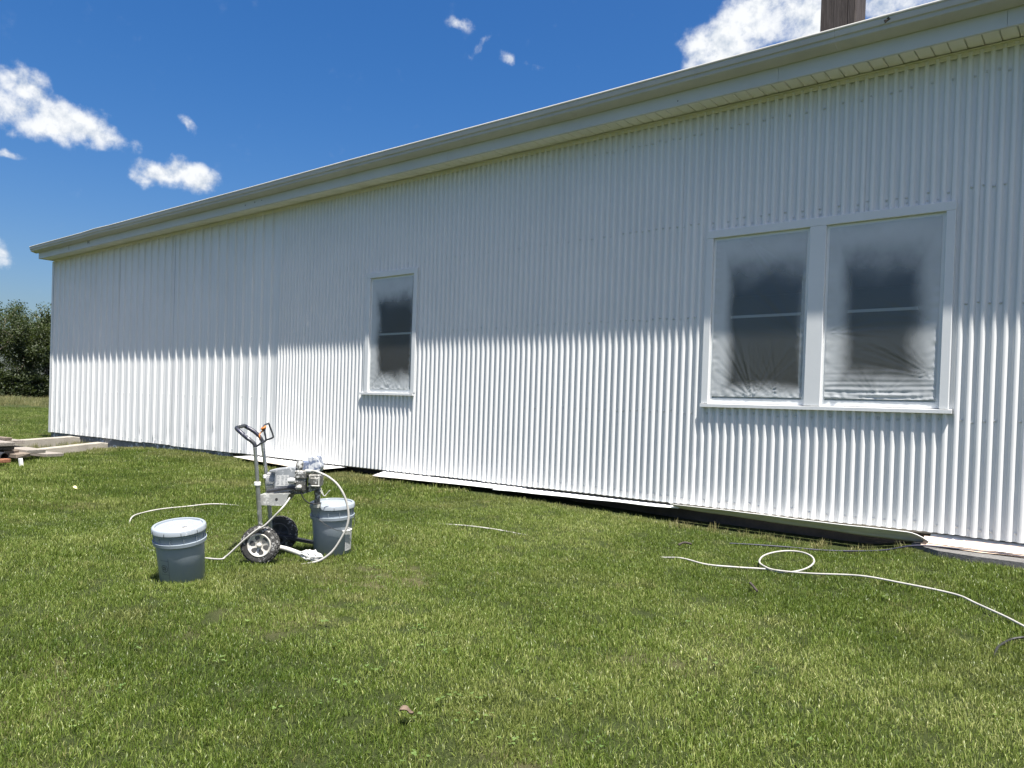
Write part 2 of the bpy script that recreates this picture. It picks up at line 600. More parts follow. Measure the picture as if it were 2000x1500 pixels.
    M['dead_leaf'] = simple('dry_brown_leaf', (.15, .108, .078), .8, var=.5, scale=40, bump=.4, bscale=120)
    M['yellow_leaf'] = simple('pale_yellow_leaf', (.55, .52, .26), .7, var=.2, scale=40)
    M['twig'] = simple('dark_twig', (.05, .04, .035), .85, var=.3, scale=40)
    M['bark'] = simple('grey_bark', (.15, .125, .10), .95, var=.3, scale=4, bump=.8, bscale=14)
    M['screw'] = simple('painted_screw', (.68, .685, .68), .4, var=.05)
    M['pipe'] = simple('black_drain_pipe', (.03, .03, .032), .5, var=.2)
    M['pipe_white'] = simple('white_plastic_pipe', (.74, .74, .71), .5, var=.06)

    # ---- lawn soil and thatch
    t = NT('lawn_thatch')
    n1 = t.noise(140, 3, .7)
    c = t.ramp(n1, [(.3, (.020, .030, .008)), (.6, (.046, .060, .018)), (.8, (.095, .095, .042))])
    dry = t.step(t.noise(.8, 3, .6), .56, .72)
    c = t.mix(t.math('MULTIPLY', dry, .5), c, (.16, .135, .075))
    t.set(color=c, rough=.95, spec=.15)
    t.bump(n1, .8, .02)
    M['soil'] = t.m

    M['grass'] = blade('lawn_grass', .92)
    M['meadow'] = blade('tall_meadow_grass', 1.2, meadow=True)
    M['weed'] = blade('yellowing_weeds', 1.1, meadow=True)

    # clover leaves
    t = NT('clover_leaf')
    oi = t.node('ShaderNodeObjectInfo').outputs['Random']
    t.set(color=t.ramp(oi, [(0, (.060, .105, .022)), (1, (.110, .160, .040))]), rough=.55, spec=.3)
    M['clover'] = t.m

    # tree leaves
    for nm, a, b in (('oak_leaves', (.024, .044, .013), (.056, .082, .024)),
                     ('ash_leaves', (.032, .052, .016), (.075, .094, .033)),
                     ('brush_leaves', (.018, .032, .011), (.050, .064, .024))):
        t = NT(nm)
        f = t.noise(.55, 3, .6)
        f2 = t.noise(7, 3, .6)
        c = t.ramp(t.math('ADD', t.math('MULTIPLY', f, .55), t.math('MULTIPLY', f2, .45)), [(.35, a), (.65, b)])
        t.set(color=c, rough=.5, spec=.35)
        tr = t.node('ShaderNodeBsdfTranslucent')
        t.l.new(t.mix(.5, c, (.14, .19, .03)), tr.inputs['Color'])
        mx = t.node('ShaderNodeMixShader'); mx.inputs[0].default_value = .30
        t.l.new(t.p.outputs[0], mx.inputs[1]); t.l.new(tr.outputs[0], mx.inputs[2])
        t.l.new(mx.outputs[0], t.out.inputs['Surface'])
        M[nm] = t.m


def glass():
    t = NT('window_glass')
    t.n.remove(t.p)
    tr = t.node('ShaderNodeBsdfTransparent'); tr.inputs['Color'].default_value = (.80, .84, .83, 1)
    gl = t.node('ShaderNodeBsdfGlossy'); gl.inputs['Roughness'].default_value = .02
    fr = t.node('ShaderNodeFresnel'); fr.inputs['IOR'].default_value = 1.5
    mx = t.node('ShaderNodeMixShader')
    t.l.new(fr.outputs[0], mx.inputs[0]); t.l.new(tr.outputs[0], mx.inputs[1]); t.l.new(gl.outputs[0], mx.inputs[2])
    t.l.new(mx.outputs[0], t.out.inputs['Surface'])
    return t.m


def blade(name, k, meadow=False):
    t = NT(name)
    tone = t.node('ShaderNodeAttribute'); tone.attribute_name = 'tone'     # one value per blade
    tuft_ = t.node('ShaderNodeAttribute'); tuft_.attribute_type = 'INSTANCER'; tuft_.attribute_name = 'tint'
    dry_ = t.node('ShaderNodeAttribute'); dry_.attribute_type = 'INSTANCER'; dry_.attribute_name = 'dry'
    f = t.math('ADD', t.math('MULTIPLY', tone.outputs['Fac'], .48), t.math('MULTIPLY', tuft_.outputs['Fac'], .52))
    if meadow:
        stops = [(.15, (.085, .100, .035)), (.5, (.165, .165, .065)), (.85, (.34, .30, .16))]
    else:
        stops = [(.08, (.040, .076, .009)), (.36, (.104, .160, .022)), (.62, (.198, .255, .054)), (.92, (.42, .44, .17))]
    stops = [(p, lerp3(c, k)) for p, c in stops]
    c = t.ramp(f, stops)
    c = t.mix(t.math('MULTIPLY', dry_.outputs['Fac'], .75), c, lerp3((.30, .265, .12), k))
    t.set(color=c, rough=.42, spec=.40)
    tr = t.node('ShaderNodeBsdfTranslucent')
    t.l.new(t.mix(.45, c, (.21, .26, .025)), tr.inputs['Color'])
    mx = t.node('ShaderNodeMixShader'); mx.inputs[0].default_value = .28
    t.l.new(t.p.outputs[0], mx.inputs[1]); t.l.new(tr.outputs[0], mx.inputs[2])
    t.l.new(mx.outputs[0], t.out.inputs['Surface'])
    return t.m


make_materials()

# ------------------------------------------------------------------ ground
KX = np.array([-400, -200, -68, -40, -17, -15.2, -14.3, -13.2, -11.5, -7, -5, -3.2, -1.5, -1.15, 60.])
KZ = np.array([1.6, .7, .09, -.10, -.17, -.18, -.17, -.10, -.06, -.08, -.09, -.15, -.165, -.095, -.095])


def gz(x, y):
    w = float(np.interp(x, KX, KZ))
    d = max(0.0, -y)
    far = min(1.0, max(0.0, (-x - 18) / 20.0))
    t = min(d / 4, 1)
    g = w + (-.27 - w) * (1 - (1 - t) ** 2) * (1 - far)
    g -= .06 * max(0.0, min(d, 12) - 4) * (1 - far)
    if x < -11.5: g -= .10 * math.exp(-((x + 14.3) / 1.1) ** 2) * math.exp(-((d - .8) / .7) ** 2)
    return g


def gzn(x, y):
    k = min(1.0, max(0.0, (-y - .1) / .8)) if x > -17 else 1.0
    return gz(x, y) + k * (.016 * mnoise.noise((x * .9, y * .9, 3.1)) + .008 * mnoise.noise((x * 2.7, y * 2.7, 8.0)))


def geo(a, b, n):
    s = 1 if b > a else -1
    return [a + (b - a) * ((math.exp(3.5 * i / n) - 1) / (math.exp(3.5) - 1)) for i in range(1, n + 1)]


xs = sorted(geo(-22, -900, 40)) + list(np.arange(-22, 6.01, .1)) + geo(6, 700, 22)
ys = sorted(geo(-9, -700, 26)) + list(np.arange(-9, 3.01, .1)) + geo(3, 900, 34)
mb = MB()
mb.add([(x, y, gzn(x, y)) for y in ys for x in xs],
       [(j * len(xs) + i, j * len(xs) + i + 1, (j + 1) * len(xs) + i + 1, (j + 1) * len(xs) + i)
        for j in range(len(ys) - 1) for i in range(len(xs) - 1)], True)
tag(mb.build('lawn_ground', M['soil']), kind='structure')

# asphalt pad by the wall at the near end
pad = MB()
edge = []
for i in range(25):
    x = -1.17 + i * .2
    y = -.12 - .22 * min(1, (x + 1.17) / .30) ** .6 if x > -1.17 else -.10
    edge.append((x, y - .012 * mnoise.noise((x * 6, 0, 0))))
poly = edge + [(edge[-1][0], .03), (-1.17, .03)]
pad.prism(poly, -.30, -.082)
tag(pad.build('asphalt_pad', M['asphalt'], fix=True), kind='structure')

# ------------------------------------------------------------------ building
H = 3.345
XL, XR, YB = -16.62, 3.9, 9.6
building = empty('metal_building')
tag(building, 'long low white painted corrugated metal building with grey gutter and wide eave', 'building')

WINS = [  # casing outer x0,x1, top; openings; sill
    dict(x0=-7.215, x1=-6.345, zt=2.345, zs=.915, op=[(-7.145, -6.405)], sill=(-7.272, -6.352)),
    dict(x0=-2.845, x1=-.985, zt=2.340, zs=.880, op=[(-2.784, -1.985), (-1.860, -1.045)], sill=(-2.848, -.962)),
]


def hole_at(x):
    for w in WINS:
        if w['x0'] + .03 < x < w['x1'] - .03:
            return (w['zs'] - .02, w['zt'] - .03)
    return None


PIT = .0678
MOD = PIT * 11


def corr(s):
    """outward depth of the corrugation at phase s (0..1)"""
    a = abs(((s + .5) % 1) - .5) * 2            # 0 at crest, 1 in valley
    k = min(1, max(0, (a - .30) / .37))
    k = .6 * k + .4 * k * k * (3 - 2 * k)
    return .0250 * (1 - k)


def corrugated_panel(k0, seed, part=None):
    x0 = k0
    n = 11 * 12
    mb = MB()
    rr = random.Random(seed)
    pts = []
    lap = rr.uniform(.004, .0085) if x0 > -8.9 else .0006
    for i in range(n + 5):
        u = i / 12.0
        x = x0 + (i - 2) * PIT / 12
        y = -corr((i - 2) / 12.0 + .5)
        if i <= 3: y -= lap * (1 - i / 4.0)                   # left edge laps over its neighbour
        pts.append((x, y - .0010))
    bow = rr.uniform(-.0015, .0015)
    ztop = H + .02
    zb0 = rr.uniform(-.004, .004)
    segs = 44
    dents = [(rr.uniform(x0, x0 + MOD), rr.uniform(.04, .5), rr.uniform(.012, .03), rr.uniform(.003, .008)) for _ in range(2)]
    if x0 < -1.95 < x0 + MOD: dents += [(-2.02, .215, .020, .013), (-1.955, .19, .016, .010), (-1.885, .19, .020, .012)]
    def strip(i0, i1, za, zb):
        m = max(1, int(segs * (zb - za) / H))
        vs, fs = [], []
        w = i1 - i0 + 1
        for j in range(m + 1):
            z = za + (zb - za) * j / m
            for i in range(i0, i1 + 1):
                x, y = pts[i]
                wob = .0016 * mnoise.noise((x * 1.2, z * .8, seed)) + bow * math.sin(math.pi * z / H)
                for dx, dz, dr, da in dents:
                    if abs(x - dx) < 3 * dr and abs(z - dz) < 4 * dr:
                        wob += da * math.exp(-((x - dx) / dr) ** 2 - ((z - dz) / (dr * 1.3)) ** 2)
                vs.append((x + .0012 * mnoise.noise((x * 3, z * 1.1, seed + 5)), min(y + wob, .004), z))
        for j in range(m):
            for i in range(w - 1):
                fs.append((j * w + i, j * w + i + 1, (j + 1) * w + i + 1, (j + 1) * w + i))
        mb.add(vs, fs, True)
    # group the columns by whether a window opening cuts them
    i = 0
    N = len(pts)
    while i < N - 1:
        h = hole_at((pts[i][0] + pts[i + 1][0]) / 2)
        j = i + 1
        while j < N - 1 and hole_at((pts[j][0] + pts[j + 1][0]) / 2) == h:
            j += 1
        if h:
            if part != 'top': strip(i, j, zb0, h[0])
            if part != 'foot': strip(i, j, h[1], ztop)
        else:
            strip(i, j, zb0, ztop)
        i = j
    return mb.build('corrugated_panel', M['wall'], building)


S0 = -.837
for q, k in enumerate(range(-11, 6)):
    xa = S0 + MOD * k
    if all(hole_at(xa + (i - 1.5) * PIT / 12) for i in range(136)):      # cut right through by the window
        corrugated_panel(xa, 40 + q, 'top'); corrugated_panel(xa, 40 + q, 'foot')
    else:
        corrugated_panel(xa, 40 + q)


def ribbed_panel(x0, x1, seed):
    """flat sheet with a tall rib every 9 inches and two low ones between"""
    rr = random.Random(seed)
    mb = MB()
    P9 = .2286
    brk = [(0, 0), (.004, .0), (.014, .027), (.036, .027), (.046, 0), (.088, 0), (.094, .004), (.104, .004), (.110, 0),
           (.166, 0), (.172, .004), (.182, .004), (.188, 0)]
    cols = []
    n0 = int(math.floor((x0 + 20) / P9))
    base = -20 + n0 * P9
    pts = []
    j = 0
    while base + j * P9 < x1 + .01:
        for bx, by in brk:
            x = base + j * P9 + bx
            if x0 - .001 <= x <= x1: pts.append((x, -by - .001))
            elif x1 < x <= x1 + .020 and x1 < X_RIB1 - .01: pts.append((x, .0025))      # tucked under the next sheet
        j += 1
    if pts[0][0] > x0 + .0005: pts.insert(0, (x0, -.001))
    if x1 > X_RIB1 - .01: pts = [p for p in pts if p[0] < x1 - .013] + [(x1 - .012, -.001)]
    dents = [(rr.uniform(x0, x1), rr.uniform(.03, .30), rr.uniform(.02, .05)) for _ in range(3)]
    m = 44
    W = len(pts)
    vs, fs = [], []
    zb0 = rr.uniform(-.006, .006)
    for jz in range(m + 1):
        tt = (jz / m) ** 1.6
        z = zb0 + (H + .02 - zb0) * tt
        for x, y in pts:
            w = .0020 * mnoise.noise((x * 1.5, z * .9, seed))
            for dx, dz, dr in dents:
                w += .016 * math.exp(-(((x - dx) / dr) ** 2 + ((z - dz) / (dr * 2.2)) ** 2)) * (1 if y < -.01 else .4)
            vs.append((x, min(y + w, y + .5 * abs(y) + .003), z))
    for jz in range(m):
        for i in range(W - 1):
            fs.append((jz * W + i, jz * W + i + 1, (jz + 1) * W + i + 1, (jz + 1) * W + i))
    mb.add(vs, fs)
    return mb.build('ribbed_panel', M['wall'], building)


X_RIB1 = S0 - MOD * 11
ntot = 8
for k in range(ntot):
    a = XL + (X_RIB1 - XL) * k / ntot
    b = XL + (X_RIB1 - XL) * (k + 1) / ntot
    ribbed_panel(a, b, 90 + k)

# corner trim at the far end, end walls, back wall, floor
MB().box((XL - .045, -.024, -.01), (XL + .03, -.0205, H + .01)).box((XL - .045, -.0206, -.01), (XL - .041, .06, H + .01)).build('corner_trim', M['wall'], building)
def end_wall(x, s):
    mb = MB()
    w = 90
    pts = [(y, .008 * (1 if (i % 6) in (2, 3) else 0)) for i, y in enumerate(np.linspace(0.0, YB, w))]
    vs, fs = [], []
    for j, zf in enumerate((0, 1)):
        for y, d in pts:
            top = H + .04 + (1.6 * (1 - abs(y - YB / 2) / (YB / 2))) * zf
            vs.append((x + s * d, y, -.02 if zf == 0 else top))
    for i in range(w - 1):
        q = (i, i + 1, w + i + 1, w + i)
        fs.append(q if s > 0 else tuple(reversed(q)))
    mb.add(vs, fs)
    return mb.build('end_wall', M['wall'], building)
end_wall(XL - .02, -1)
end_wall(XR, 1)
MB().box((XL - .02, YB, -.3), (XR, YB + .04, H + .30)).build('back_wall', M['wall'], building)
MB().box((XL, .045, -.02), (XR - .01, YB, .0)).build('floor_slab', M['concrete'], building)
MB().box((XL - .02, .022, -.45), (-10.2, .20, -.004)).box((XL - .02, .2003, -.45), (XL + .2, YB, -.021)).build('foundation', M['foundation'], building)
MB().box((-10.1995, .16, -.45), (XR, .34, -.004)).build('recessed_foundation', M['gap_shade'], building)  # set-back right part of the foundation, gap shade put into its colour
MB().box((XL, .142, 3.30), (XR - .01, YB - .005, 3.32)).build('ceiling', M['inside'], building)
# inside lining behind the sheets (studs and board), open at the windows
lin = MB()
xsplit = [XL + .02, WINS[0]['x0'] + .04, WINS[0]['x1'] - .04, WINS[1]['x0'] + .04, WINS[1]['x1'] - .04, XR - .02]
for i in range(5):
    a, b = xsplit[i], xsplit[i + 1]
    if i in (1, 3):
        w = WINS[0 if i == 1 else 1]
        lin.box((a, .05, 0.001), (b, .14, w['zs'] - .03)); lin.box((a, .05, w['zt'] - .04), (b, .14, H))
    else:
        lin.box((a, .05, 0.001), (b, .14, H))
lin.build('inner_lining', M['inside'], building)

# base drip strip and screws
scr = MB()
def screw(x, z, y, r=.0075):
    scr.lathe([(r * 1.35, 0), (r * 1.35, .0015), (r, .002), (r * .95, .0055), (r * .3, .0065)], 8, (x, y, z), 'Y')
    b = len(scr.v) - 40
    for i in range(b, len(scr.v)):
        xx, yy, zz = scr.v[i]
        scr.v[i] = (xx, 2 * y - yy, zz)
rs = random.Random(3)
for k in range(-11, 5):
    for i in range(11):
        x = S0 + MOD * k + (i + .0) * PIT
        if i % 2 == 0 or rs.random() < .25:
            for zrow in (.055, .80, 1.62, 2.42, 3.20):
                h = hole_at(x)
                z = zrow + rs.uniform(-.012, .012)
                inside = any(w['x0'] - .02 < x < w['x1'] + .02 and w['zs'] - .05 < z < w['zt'] + .02 for w in WINS)
                if inside: continue
                screw(x + rs.uniform(-.005, .005), z, -.0022)
x = -20
while x < X_RIB1:
    if x > XL + .03:
        for zrow in (.06, .82, 1.62, 2.42, 3.2):
            if rs.random() < .8: screw(x + .062 + rs.uniform(-.004, .004), zrow + rs.uniform(-.01, .01), -.0018, .006)
    x += .2286
# screws above and below the casing
for w in WINS:
    xx = w['x0'] + .05
    while xx < w['x1']:
        kx = round((xx - S0) / PIT) * PIT + S0
        screw(kx, w['zt'] + .03 + rs.uniform(-.004, .006), -.0022, .005)
        screw(kx, w['zs'] - .085 + rs.uniform(-.006, .006), -.0022, .006)
        xx += PIT * rs.choice((1, 2, 2))
so_ = scr.build('screws', M['screw'], building)
tag(so_, kind='stuff')

# windows --------------------------------------------------------------
def window(w, names):
    mb = MB()
    yF, yB = -.038, .03
    x0, x1, zt, zs = w['x0'], w['x1'], w['zt'], w['zs']
    top = zt - .066
    mb.bbox((x0, yF, top), (x1, yB, zt), .003)
    ops = w['op']
    edges = [x0]
    for a, b in ops: edges += [a, b]
    edges.append(x1)
    for i in range(0, len(edges), 2):
        mb.bbox((edges[i], yF - .0008, zs + .0005), (edges[i + 1], yB, top - .0006), .003)
    win = mb.build('window', M['trim'], building)
    s0, s1 = w['sill']
    sl_ = MB()
    sl_.prism([(-.050, zs - .032), (-.050, zs - .006), (.03, zs + .004), (.03, zs - .032)], s0, s1, 'X')
    sl_.build('sill', M['trim'], win, fix=True)
    for n, (a, b) in enumerate(ops):
        fr = MB()                                            # stop frame and the two sashes
        t = .026
        zb, zz = zs + .003, top - .001
        y0, y1 = -.012, .024
        fr.box((a + .0005, y0, zb), (a + t, y1, zz)); fr.box((b - t, y0, zb), (b - .0005, y1, zz))
        fr.box((a + t + .0003, y0 + .001, zz - t), (b - t - .0003, y1 - .001, zz)); fr.box((a + t + .0003, y0 + .001, zb), (b - t - .0003, y1 - .001, zb + .042))
        fr.build('frame', M['sash'], win)
        zm = 1.612
        ia, ib = a + t + .001, b - t - .001
        ra = .034
        for up in (0, 1):
            za, zc = (zb + .043, zm) if not up else (zm - .012, zz - t - .001)
            yo = .004 if not up else .018
            sh = MB()
            sh.box((ia, yo, za), (ia + ra, yo + .012, zc)); sh.box((ib - ra, yo, za), (ib, yo + .012, zc))
            sh.box((ia + ra + .0003, yo + .001, za), (ib - ra - .0003, yo + .011, za + (.05 if not up else .018)))
            sh.box((ia + ra + .0003, yo + .001, zc - (.018 if not up else .04)), (ib - ra - .0003, yo + .011, zc))
            sh.build('sash', M['sash'], win)
            MB().box((ia + ra - .004, yo + .0045, za + .01), (ib - ra + .004, yo + .0075, zc - .01)).build('pane', M['glass'], win)
    return win
for w in WINS: window(w, None)

# plastic masking film over each opening, hazed by overspray round the edges
def film_mat(name, box, soft, seed, amp):
    t = NT(name)
    t.n.remove(t.p)
    uv = t.node('ShaderNodeUVMap').outputs[0]
    ux_, uy_, _ = t.sep(uv)
    sh = t.map(uv, (1, 1.4, 1), loc=(seed, seed * .7, 0))
    n1 = t.noise(2.6, 3, .5, vec=sh)
    n2 = t.noise(9, 4, .55, vec=sh)
    w1 = t.math('ADD', t.math('MULTIPLY', t.math('SUBTRACT', n1, .5), amp), t.math('MULTIPLY', t.math('SUBTRACT', n2, .5), amp * .25))
    u0, u1, v0, v1 = box
    sl_, sr_, sb_, st_ = soft
    a = t.math('DIVIDE', t.math('SUBTRACT', ux_, u0), sl_)
    b = t.math('DIVIDE', t.math('SUBTRACT', u1, ux_), sr_)
    c = t.math('DIVIDE', t.math('SUBTRACT', uy_, v0), sb_)
    d = t.math('DIVIDE', t.math('SUBTRACT', v1, uy_), st_)
    e = t.math('MINIMUM', t.math('MINIMUM', a, b), t.math('MINIMUM', c, d))
    clear = t.step(t.math('ADD', e, w1), -.75, 1.15)
    paint = t.node('ShaderNodeBsdfPrincipled')
    paint.inputs['Base Color'].default_value = (.55, .57, .575, 1)
    paint.inputs['Roughness'].default_value = .32
    tr = t.node('ShaderNodeBsdfTransparent'); tr.inputs['Color'].default_value = (.80, .83, .84, 1)
    gl = t.node('ShaderNodeBsdfGlossy'); gl.inputs['Roughness'].default_value = .10
    gl.inputs['Color'].default_value = (.9, .93, .95, 1)
    lw = t.node('ShaderNodeFresnel'); lw.inputs['IOR'].default_value = 1.45
    clr = t.node('ShaderNodeMixShader')
    t.l.new(lw.outputs[0], clr.inputs[0])
    t.l.new(tr.outputs[0], clr.inputs[1]); t.l.new(gl.outputs[0], clr.inputs[2])
    unev = t.math('ADD', .60, t.math('MULTIPLY', n1, .42))
    fac = t.math('ADD', t.math('MULTIPLY', t.math('SUBTRACT', 1.0, clear), unev), .075, True)
    mx = t.node('ShaderNodeMixShader')
    t.l.new(fac, mx.inputs[0]); t.l.new(clr.outputs[0], mx.inputs[1]); t.l.new(paint.outputs[0], mx.inputs[2])
    t.l.new(mx.outputs[0], t.out.inputs['Surface'])
    return t.m


def film(x0, x1, z0, z1, mat, label, seed, fans, folds=0.0):
    nx, nz = 90, 150
    vs, uvs, fs = [], [], []
    rr = random.Random(seed)
    for j in range(nz + 1):
        v = j / nz
        for i in range(nx + 1):
            u = i / nx
            ed = min(u, 1 - u) * (x1 - x0)
            eb = v * (z1 - z0)
            et = (1 - v) * (z1 - z0)
            x, z = x0 + (x1 - x0) * u, z0 + (z1 - z0) * v
            y = .0
            # gathered wrinkles along the taped edges
            y += .0045 * math.exp(-ed / .030) * mnoise.noise((x * 14, z * 26, seed))
            y += .0085 * math.exp(-eb / .040) * mnoise.noise((x * 26, z * 18, seed + 3))
            y += .0036 * math.exp(-et / .10) * mnoise.noise((x * 24 + z * 8, z * 3, seed + 6))
            y += folds * math.exp(-eb / .085) * mnoise.noise((x * 2.2, z * 52, seed + 2))
            # tension fans
            for fx_, fz_, ang, spread, amp, ln in fans:
                dx, dz = x - fx_, z - fz_
                r_ = math.hypot(dx, dz) + 1e-6
                th = math.atan2(dz, dx) - ang
                if abs(th) < spread * 1.5:
                    y += amp * math.exp(-r_ / ln) * math.exp(-(th / spread) ** 2) * mnoise.noise((th * 17, r_ * 1.2, seed + fx_)) * min(1, r_ / .04)
            y += .0015 * mnoise.noise((x * 2.5, z * 2.5, seed + 9))
            edge0 = min(u, 1 - u, v, 1 - v)
            vs.append((x, -.0165 + y * (1 if edge0 > 0 else .2), z))
            uvs.append((u, v))
    for j in range(nz):
        for i in range(nx):
            a = j * (nx + 1) + i
            fs.append((a, a + 1, a + nx + 2, a + nx + 1))
    cx, cz = (x0 + x1) / 2, z0
    me = bpy.data.meshes.new('masking_film')
    me.from_pydata([(x - cx, y, z - cz) for x, y, z in vs], [], fs)
    me.polygons.foreach_set('use_smooth', [True] * len(fs))
    ul = me.uv_layers.new(name='UVMap')
    ul.data.foreach_set('uv', [c for f in fs for i in f for c in uvs[i]])
    me.materials.append(mat)
    o = link('masking_film', me, loc=(cx, 0, cz))
    tag(o, label, 'plastic film', 'plastic film masking the windows')
    return o


film(-7.122, -6.432, .955, 2.255, film_mat('film_haze_small', (.15, 1.06, .10, .84), (.13, .12, .08, .13), 3.3, 2.2),
     'hazy plastic film taped over the single narrow window', 3, [(-6.8, .96, 1.57, .9, .010, .20), (-7.10, 1.0, .8, .6, .008, .2)])
film(-2.762, -2.010, .940, 2.250, film_mat('film_haze_left', (.17, 1.02, .05, .83), (.09, .09, .05, .16), 8.1, 1.3),
     'plastic film on the left pane of the double window, fan creases at its foot', 8,
     [(-2.40, .93, 1.75, 1.0, .011, .22), (-2.02, 1.40, 2.2, .55, .010, .24), (-2.2, .94, 1.6, .9, .011, .14), (-2.5, 2.25, -1.0, .5, .008, .22)])
film(-1.838, -1.070, .940, 2.250, film_mat('film_haze_right', (.15, .87, .09, .82), (.10, .14, .09, .17), 14.6, 1.7),
     'plastic film on the right pane of the double window, level creases at its foot', 14,
     [(-1.07, 1.5, 3.0, .5, .008, .16), (-1.45, .94, 1.57, 1.3, .003, .2), (-1.07, 1.1, 2.9, .6, .007, .2), (-1.83, 1.45, .3, .6, .007, .16)], .010)

# eave ---------------------------------------------------------------------
YF = -.242
ZS = 3.385
GX0, GX1 = -16.80, XR + .10
FX0 = -16.71
# wall-top channel
a = FX0 + .1
while a < XR:
    b = min(a + 3.66, XR)
    MB().box((a, -.026, 3.338), (b - .002, -.0155, 3.347)).box((a, -.020, 3.3473), (b - .002, -.0150, 3.372)).box((a, -.034, 3.3724), (b - .002, -.0150, 3.380)).build('wall_channel', M['soffit'], building)
    a = b
# soffit slats
sm = MB()
hw = .0487
sm.prism([(-hw + .004, 0), (hw - .004, 0), (hw, .006), (hw, .010), (-hw, .010), (-hw, .006)], YF + .004, -.036, 'Y')
import bmesh
sme = sm.mesh('soffit_slat', M['soffit'])
import bmesh
_bm = bmesh.new(); _bm.from_mesh(sme); bmesh.ops.recalc_face_normals(_bm, faces=_bm.faces); _bm.to_mesh(sme); _bm.free()
x = FX0 + .06
nsl = 0
while x < XR:
    link('soffit_slat', sme, building, (x, 0, ZS + rnd.uniform(-.0012, .0012)), (0, rnd.uniform(-.006, .006), 0))
    x += .1016
MB().box((FX0 + .01, YF + .006, ZS + .0125), (XR, .02, ZS + .020)).build('soffit_backing', M['soffit'], building)
# fascia boards
a = FX0
xs_f = [FX0, -16.22, -13.0, -9.36, -5.72, -2.2, -.70, 2.9, XR + .05]
for a, b in zip(xs_f[:-1], xs_f[1:]):
    MB().box((a, YF - .012 - rnd.uniform(0, .001), ZS - .008), (b - .0022, YF + .002, 3.60)).box((a, YF - .010, ZS - .0085), (b - .0022, YF + .014, ZS - .0065)).build('fascia_board', M['fascia'], building)
# gable return of the eave at the far end
MB().box((FX0 + .0005, YF + .003, ZS - .006), (XL - .046, .03, ZS + .20)).build('eave_return', M['fascia'], building)
# K-style gutter
YG = YF - .0135
prof = [(YG, 3.598), (YG, 3.490), (YG - .030, 3.490), (YG - .108, 3.512), (YG - .112, 3.517), (YG - .114, 3.541), (YG - .1165, 3.5435), (YG - .126, 3.5465), (YG - .1275, 3.552),
        (YG - .1300, 3.586), (YG - .1335, 3.589), (YG - .1365, 3.594), (YG - .1370, 3.600), (YG - .1345, 3.6055), (YG - .1295, 3.609), (YG - .1230, 3.6095), (YG - .118, 3.606)]
def gutter(x0, x1):
    mb = MB()
    n = max(2, int((x1 - x0) / .5))
    vs, fs = [], []
    for i in range(n + 1):
        x = x0 + (x1 - x0) * i / n
        dz = .006 * mnoise.noise((x * .35, 0, 5)) + (.010 * math.exp(-((x + 13.9) / .35) ** 2))
        dy = .004 * mnoise.noise((x * .5, 3, 5))
        for y, z in prof: vs.append((x, y + dy * (1 if z > 3.5 else .3), z + dz))
    k = len(prof)
    for i in range(n):
        for j in range(k - 1):
            fs.append((i * k + j, i * k + j + 1, (i + 1) * k + j + 1, (i + 1) * k + j))
    mb.add(vs, fs, True)
    o = mb.build('gutter', M['gutter'], building)
    me = o.data
    bm = bmesh.new(); bm.from_mesh(me)
    for e in bm.edges:
        if len(e.link_faces) == 2 and e.calc_face_angle() > .35: e.smooth = False
    bm.to_mesh(me); bm.free()
    return o
gxs = [GX0, -13.9, -7.8, -1.75, GX1]
g_first = None
for a, b in zip(gxs[:-1], gxs[1:]):
    g = gutter(a, b - .0015)
    if g_first is None: g_first = g
capm = MB(); capm.prism(prof[:15], GX0 - .0035, GX0 - .0008, 'X')
capm.build('end_cap', M['gutter'], g_first, fix=True)
# dirt marks: a mud dab on the gutter face and rust runs on the fascia
M['dirt'] = simple('brown_dirt', (.045, .036, .028), .95, var=.4, scale=60, bump=.5)
dm = MB()
for px_, pz_, w_, h_ in ((-1.405, 3.566, .016, .010), (-1.394, 3.576, .010, .012), (-1.384, 3.570, .007, .005), (-1.41, 3.557, .006, .008)):
    dm.lathe([(1.0, 0), (.7, .4), (.0, .55)], 9, (0, 0, 0), 'Y')
    for i_ in range(len(dm.v) - 27, len(dm.v)):
        a_, b_, c_ = dm.v[i_]
        k_ = 1 + .35 * mnoise.noise((a_ * 2 + px_ * 50, c_ * 2, 3))
        dm.v[i_] = (px_ + a_ * w_ * k_, YG - .1288 - b_ * .008, pz_ + c_ * h_ * k_)
dm.build('mud_dab', M['dirt'], building)
for px_, zt_, ln_, w_ in ((-14.50, 3.485, .055, .009), (-14.47, 3.480, .040, .006), (-14.44, 3.486, .062, .005), (-15.30, 3.488, .09, .004), (-9.53, 3.44, .018, .010), (-9.30, 3.45, .022, .008), (-9.14, 3.45, .012, .007), (-3.05, 3.42, .010, .006)):
    MB().prism([(px_ - w_, zt_), (px_ + w_ * .8, zt_), (px_ + w_ * .5, zt_ - ln_ * .6), (px_ - w_ * .1, zt_ - ln_), (px_ - w_ * .6, zt_ - ln_ * .5)], YF - .0150, YF - .0120, 'Y').build('rust_mark', M['dirt'], building, fix=True)

# roof
rf = MB()
z0, zr = 3.612, 3.612 + (YB / 2 + .25) * .30
ym = YB / 2
rf.add([(FX0 - .02, YF - .045, z0), (XR + .1, YF - .045, z0), (XR + .1, ym, zr), (FX0 - .02, ym, zr),
        (FX0 - .02, YB + .25, z0), (XR + .1, YB + .25, z0)], [(0, 1, 2, 3), (3, 2, 5, 4)])
roof = rf.build('roof', M['roof'], building)
md = roof.modifiers.new('deck', 'SOLIDIFY'); md.thickness = .03; md.offset = -1
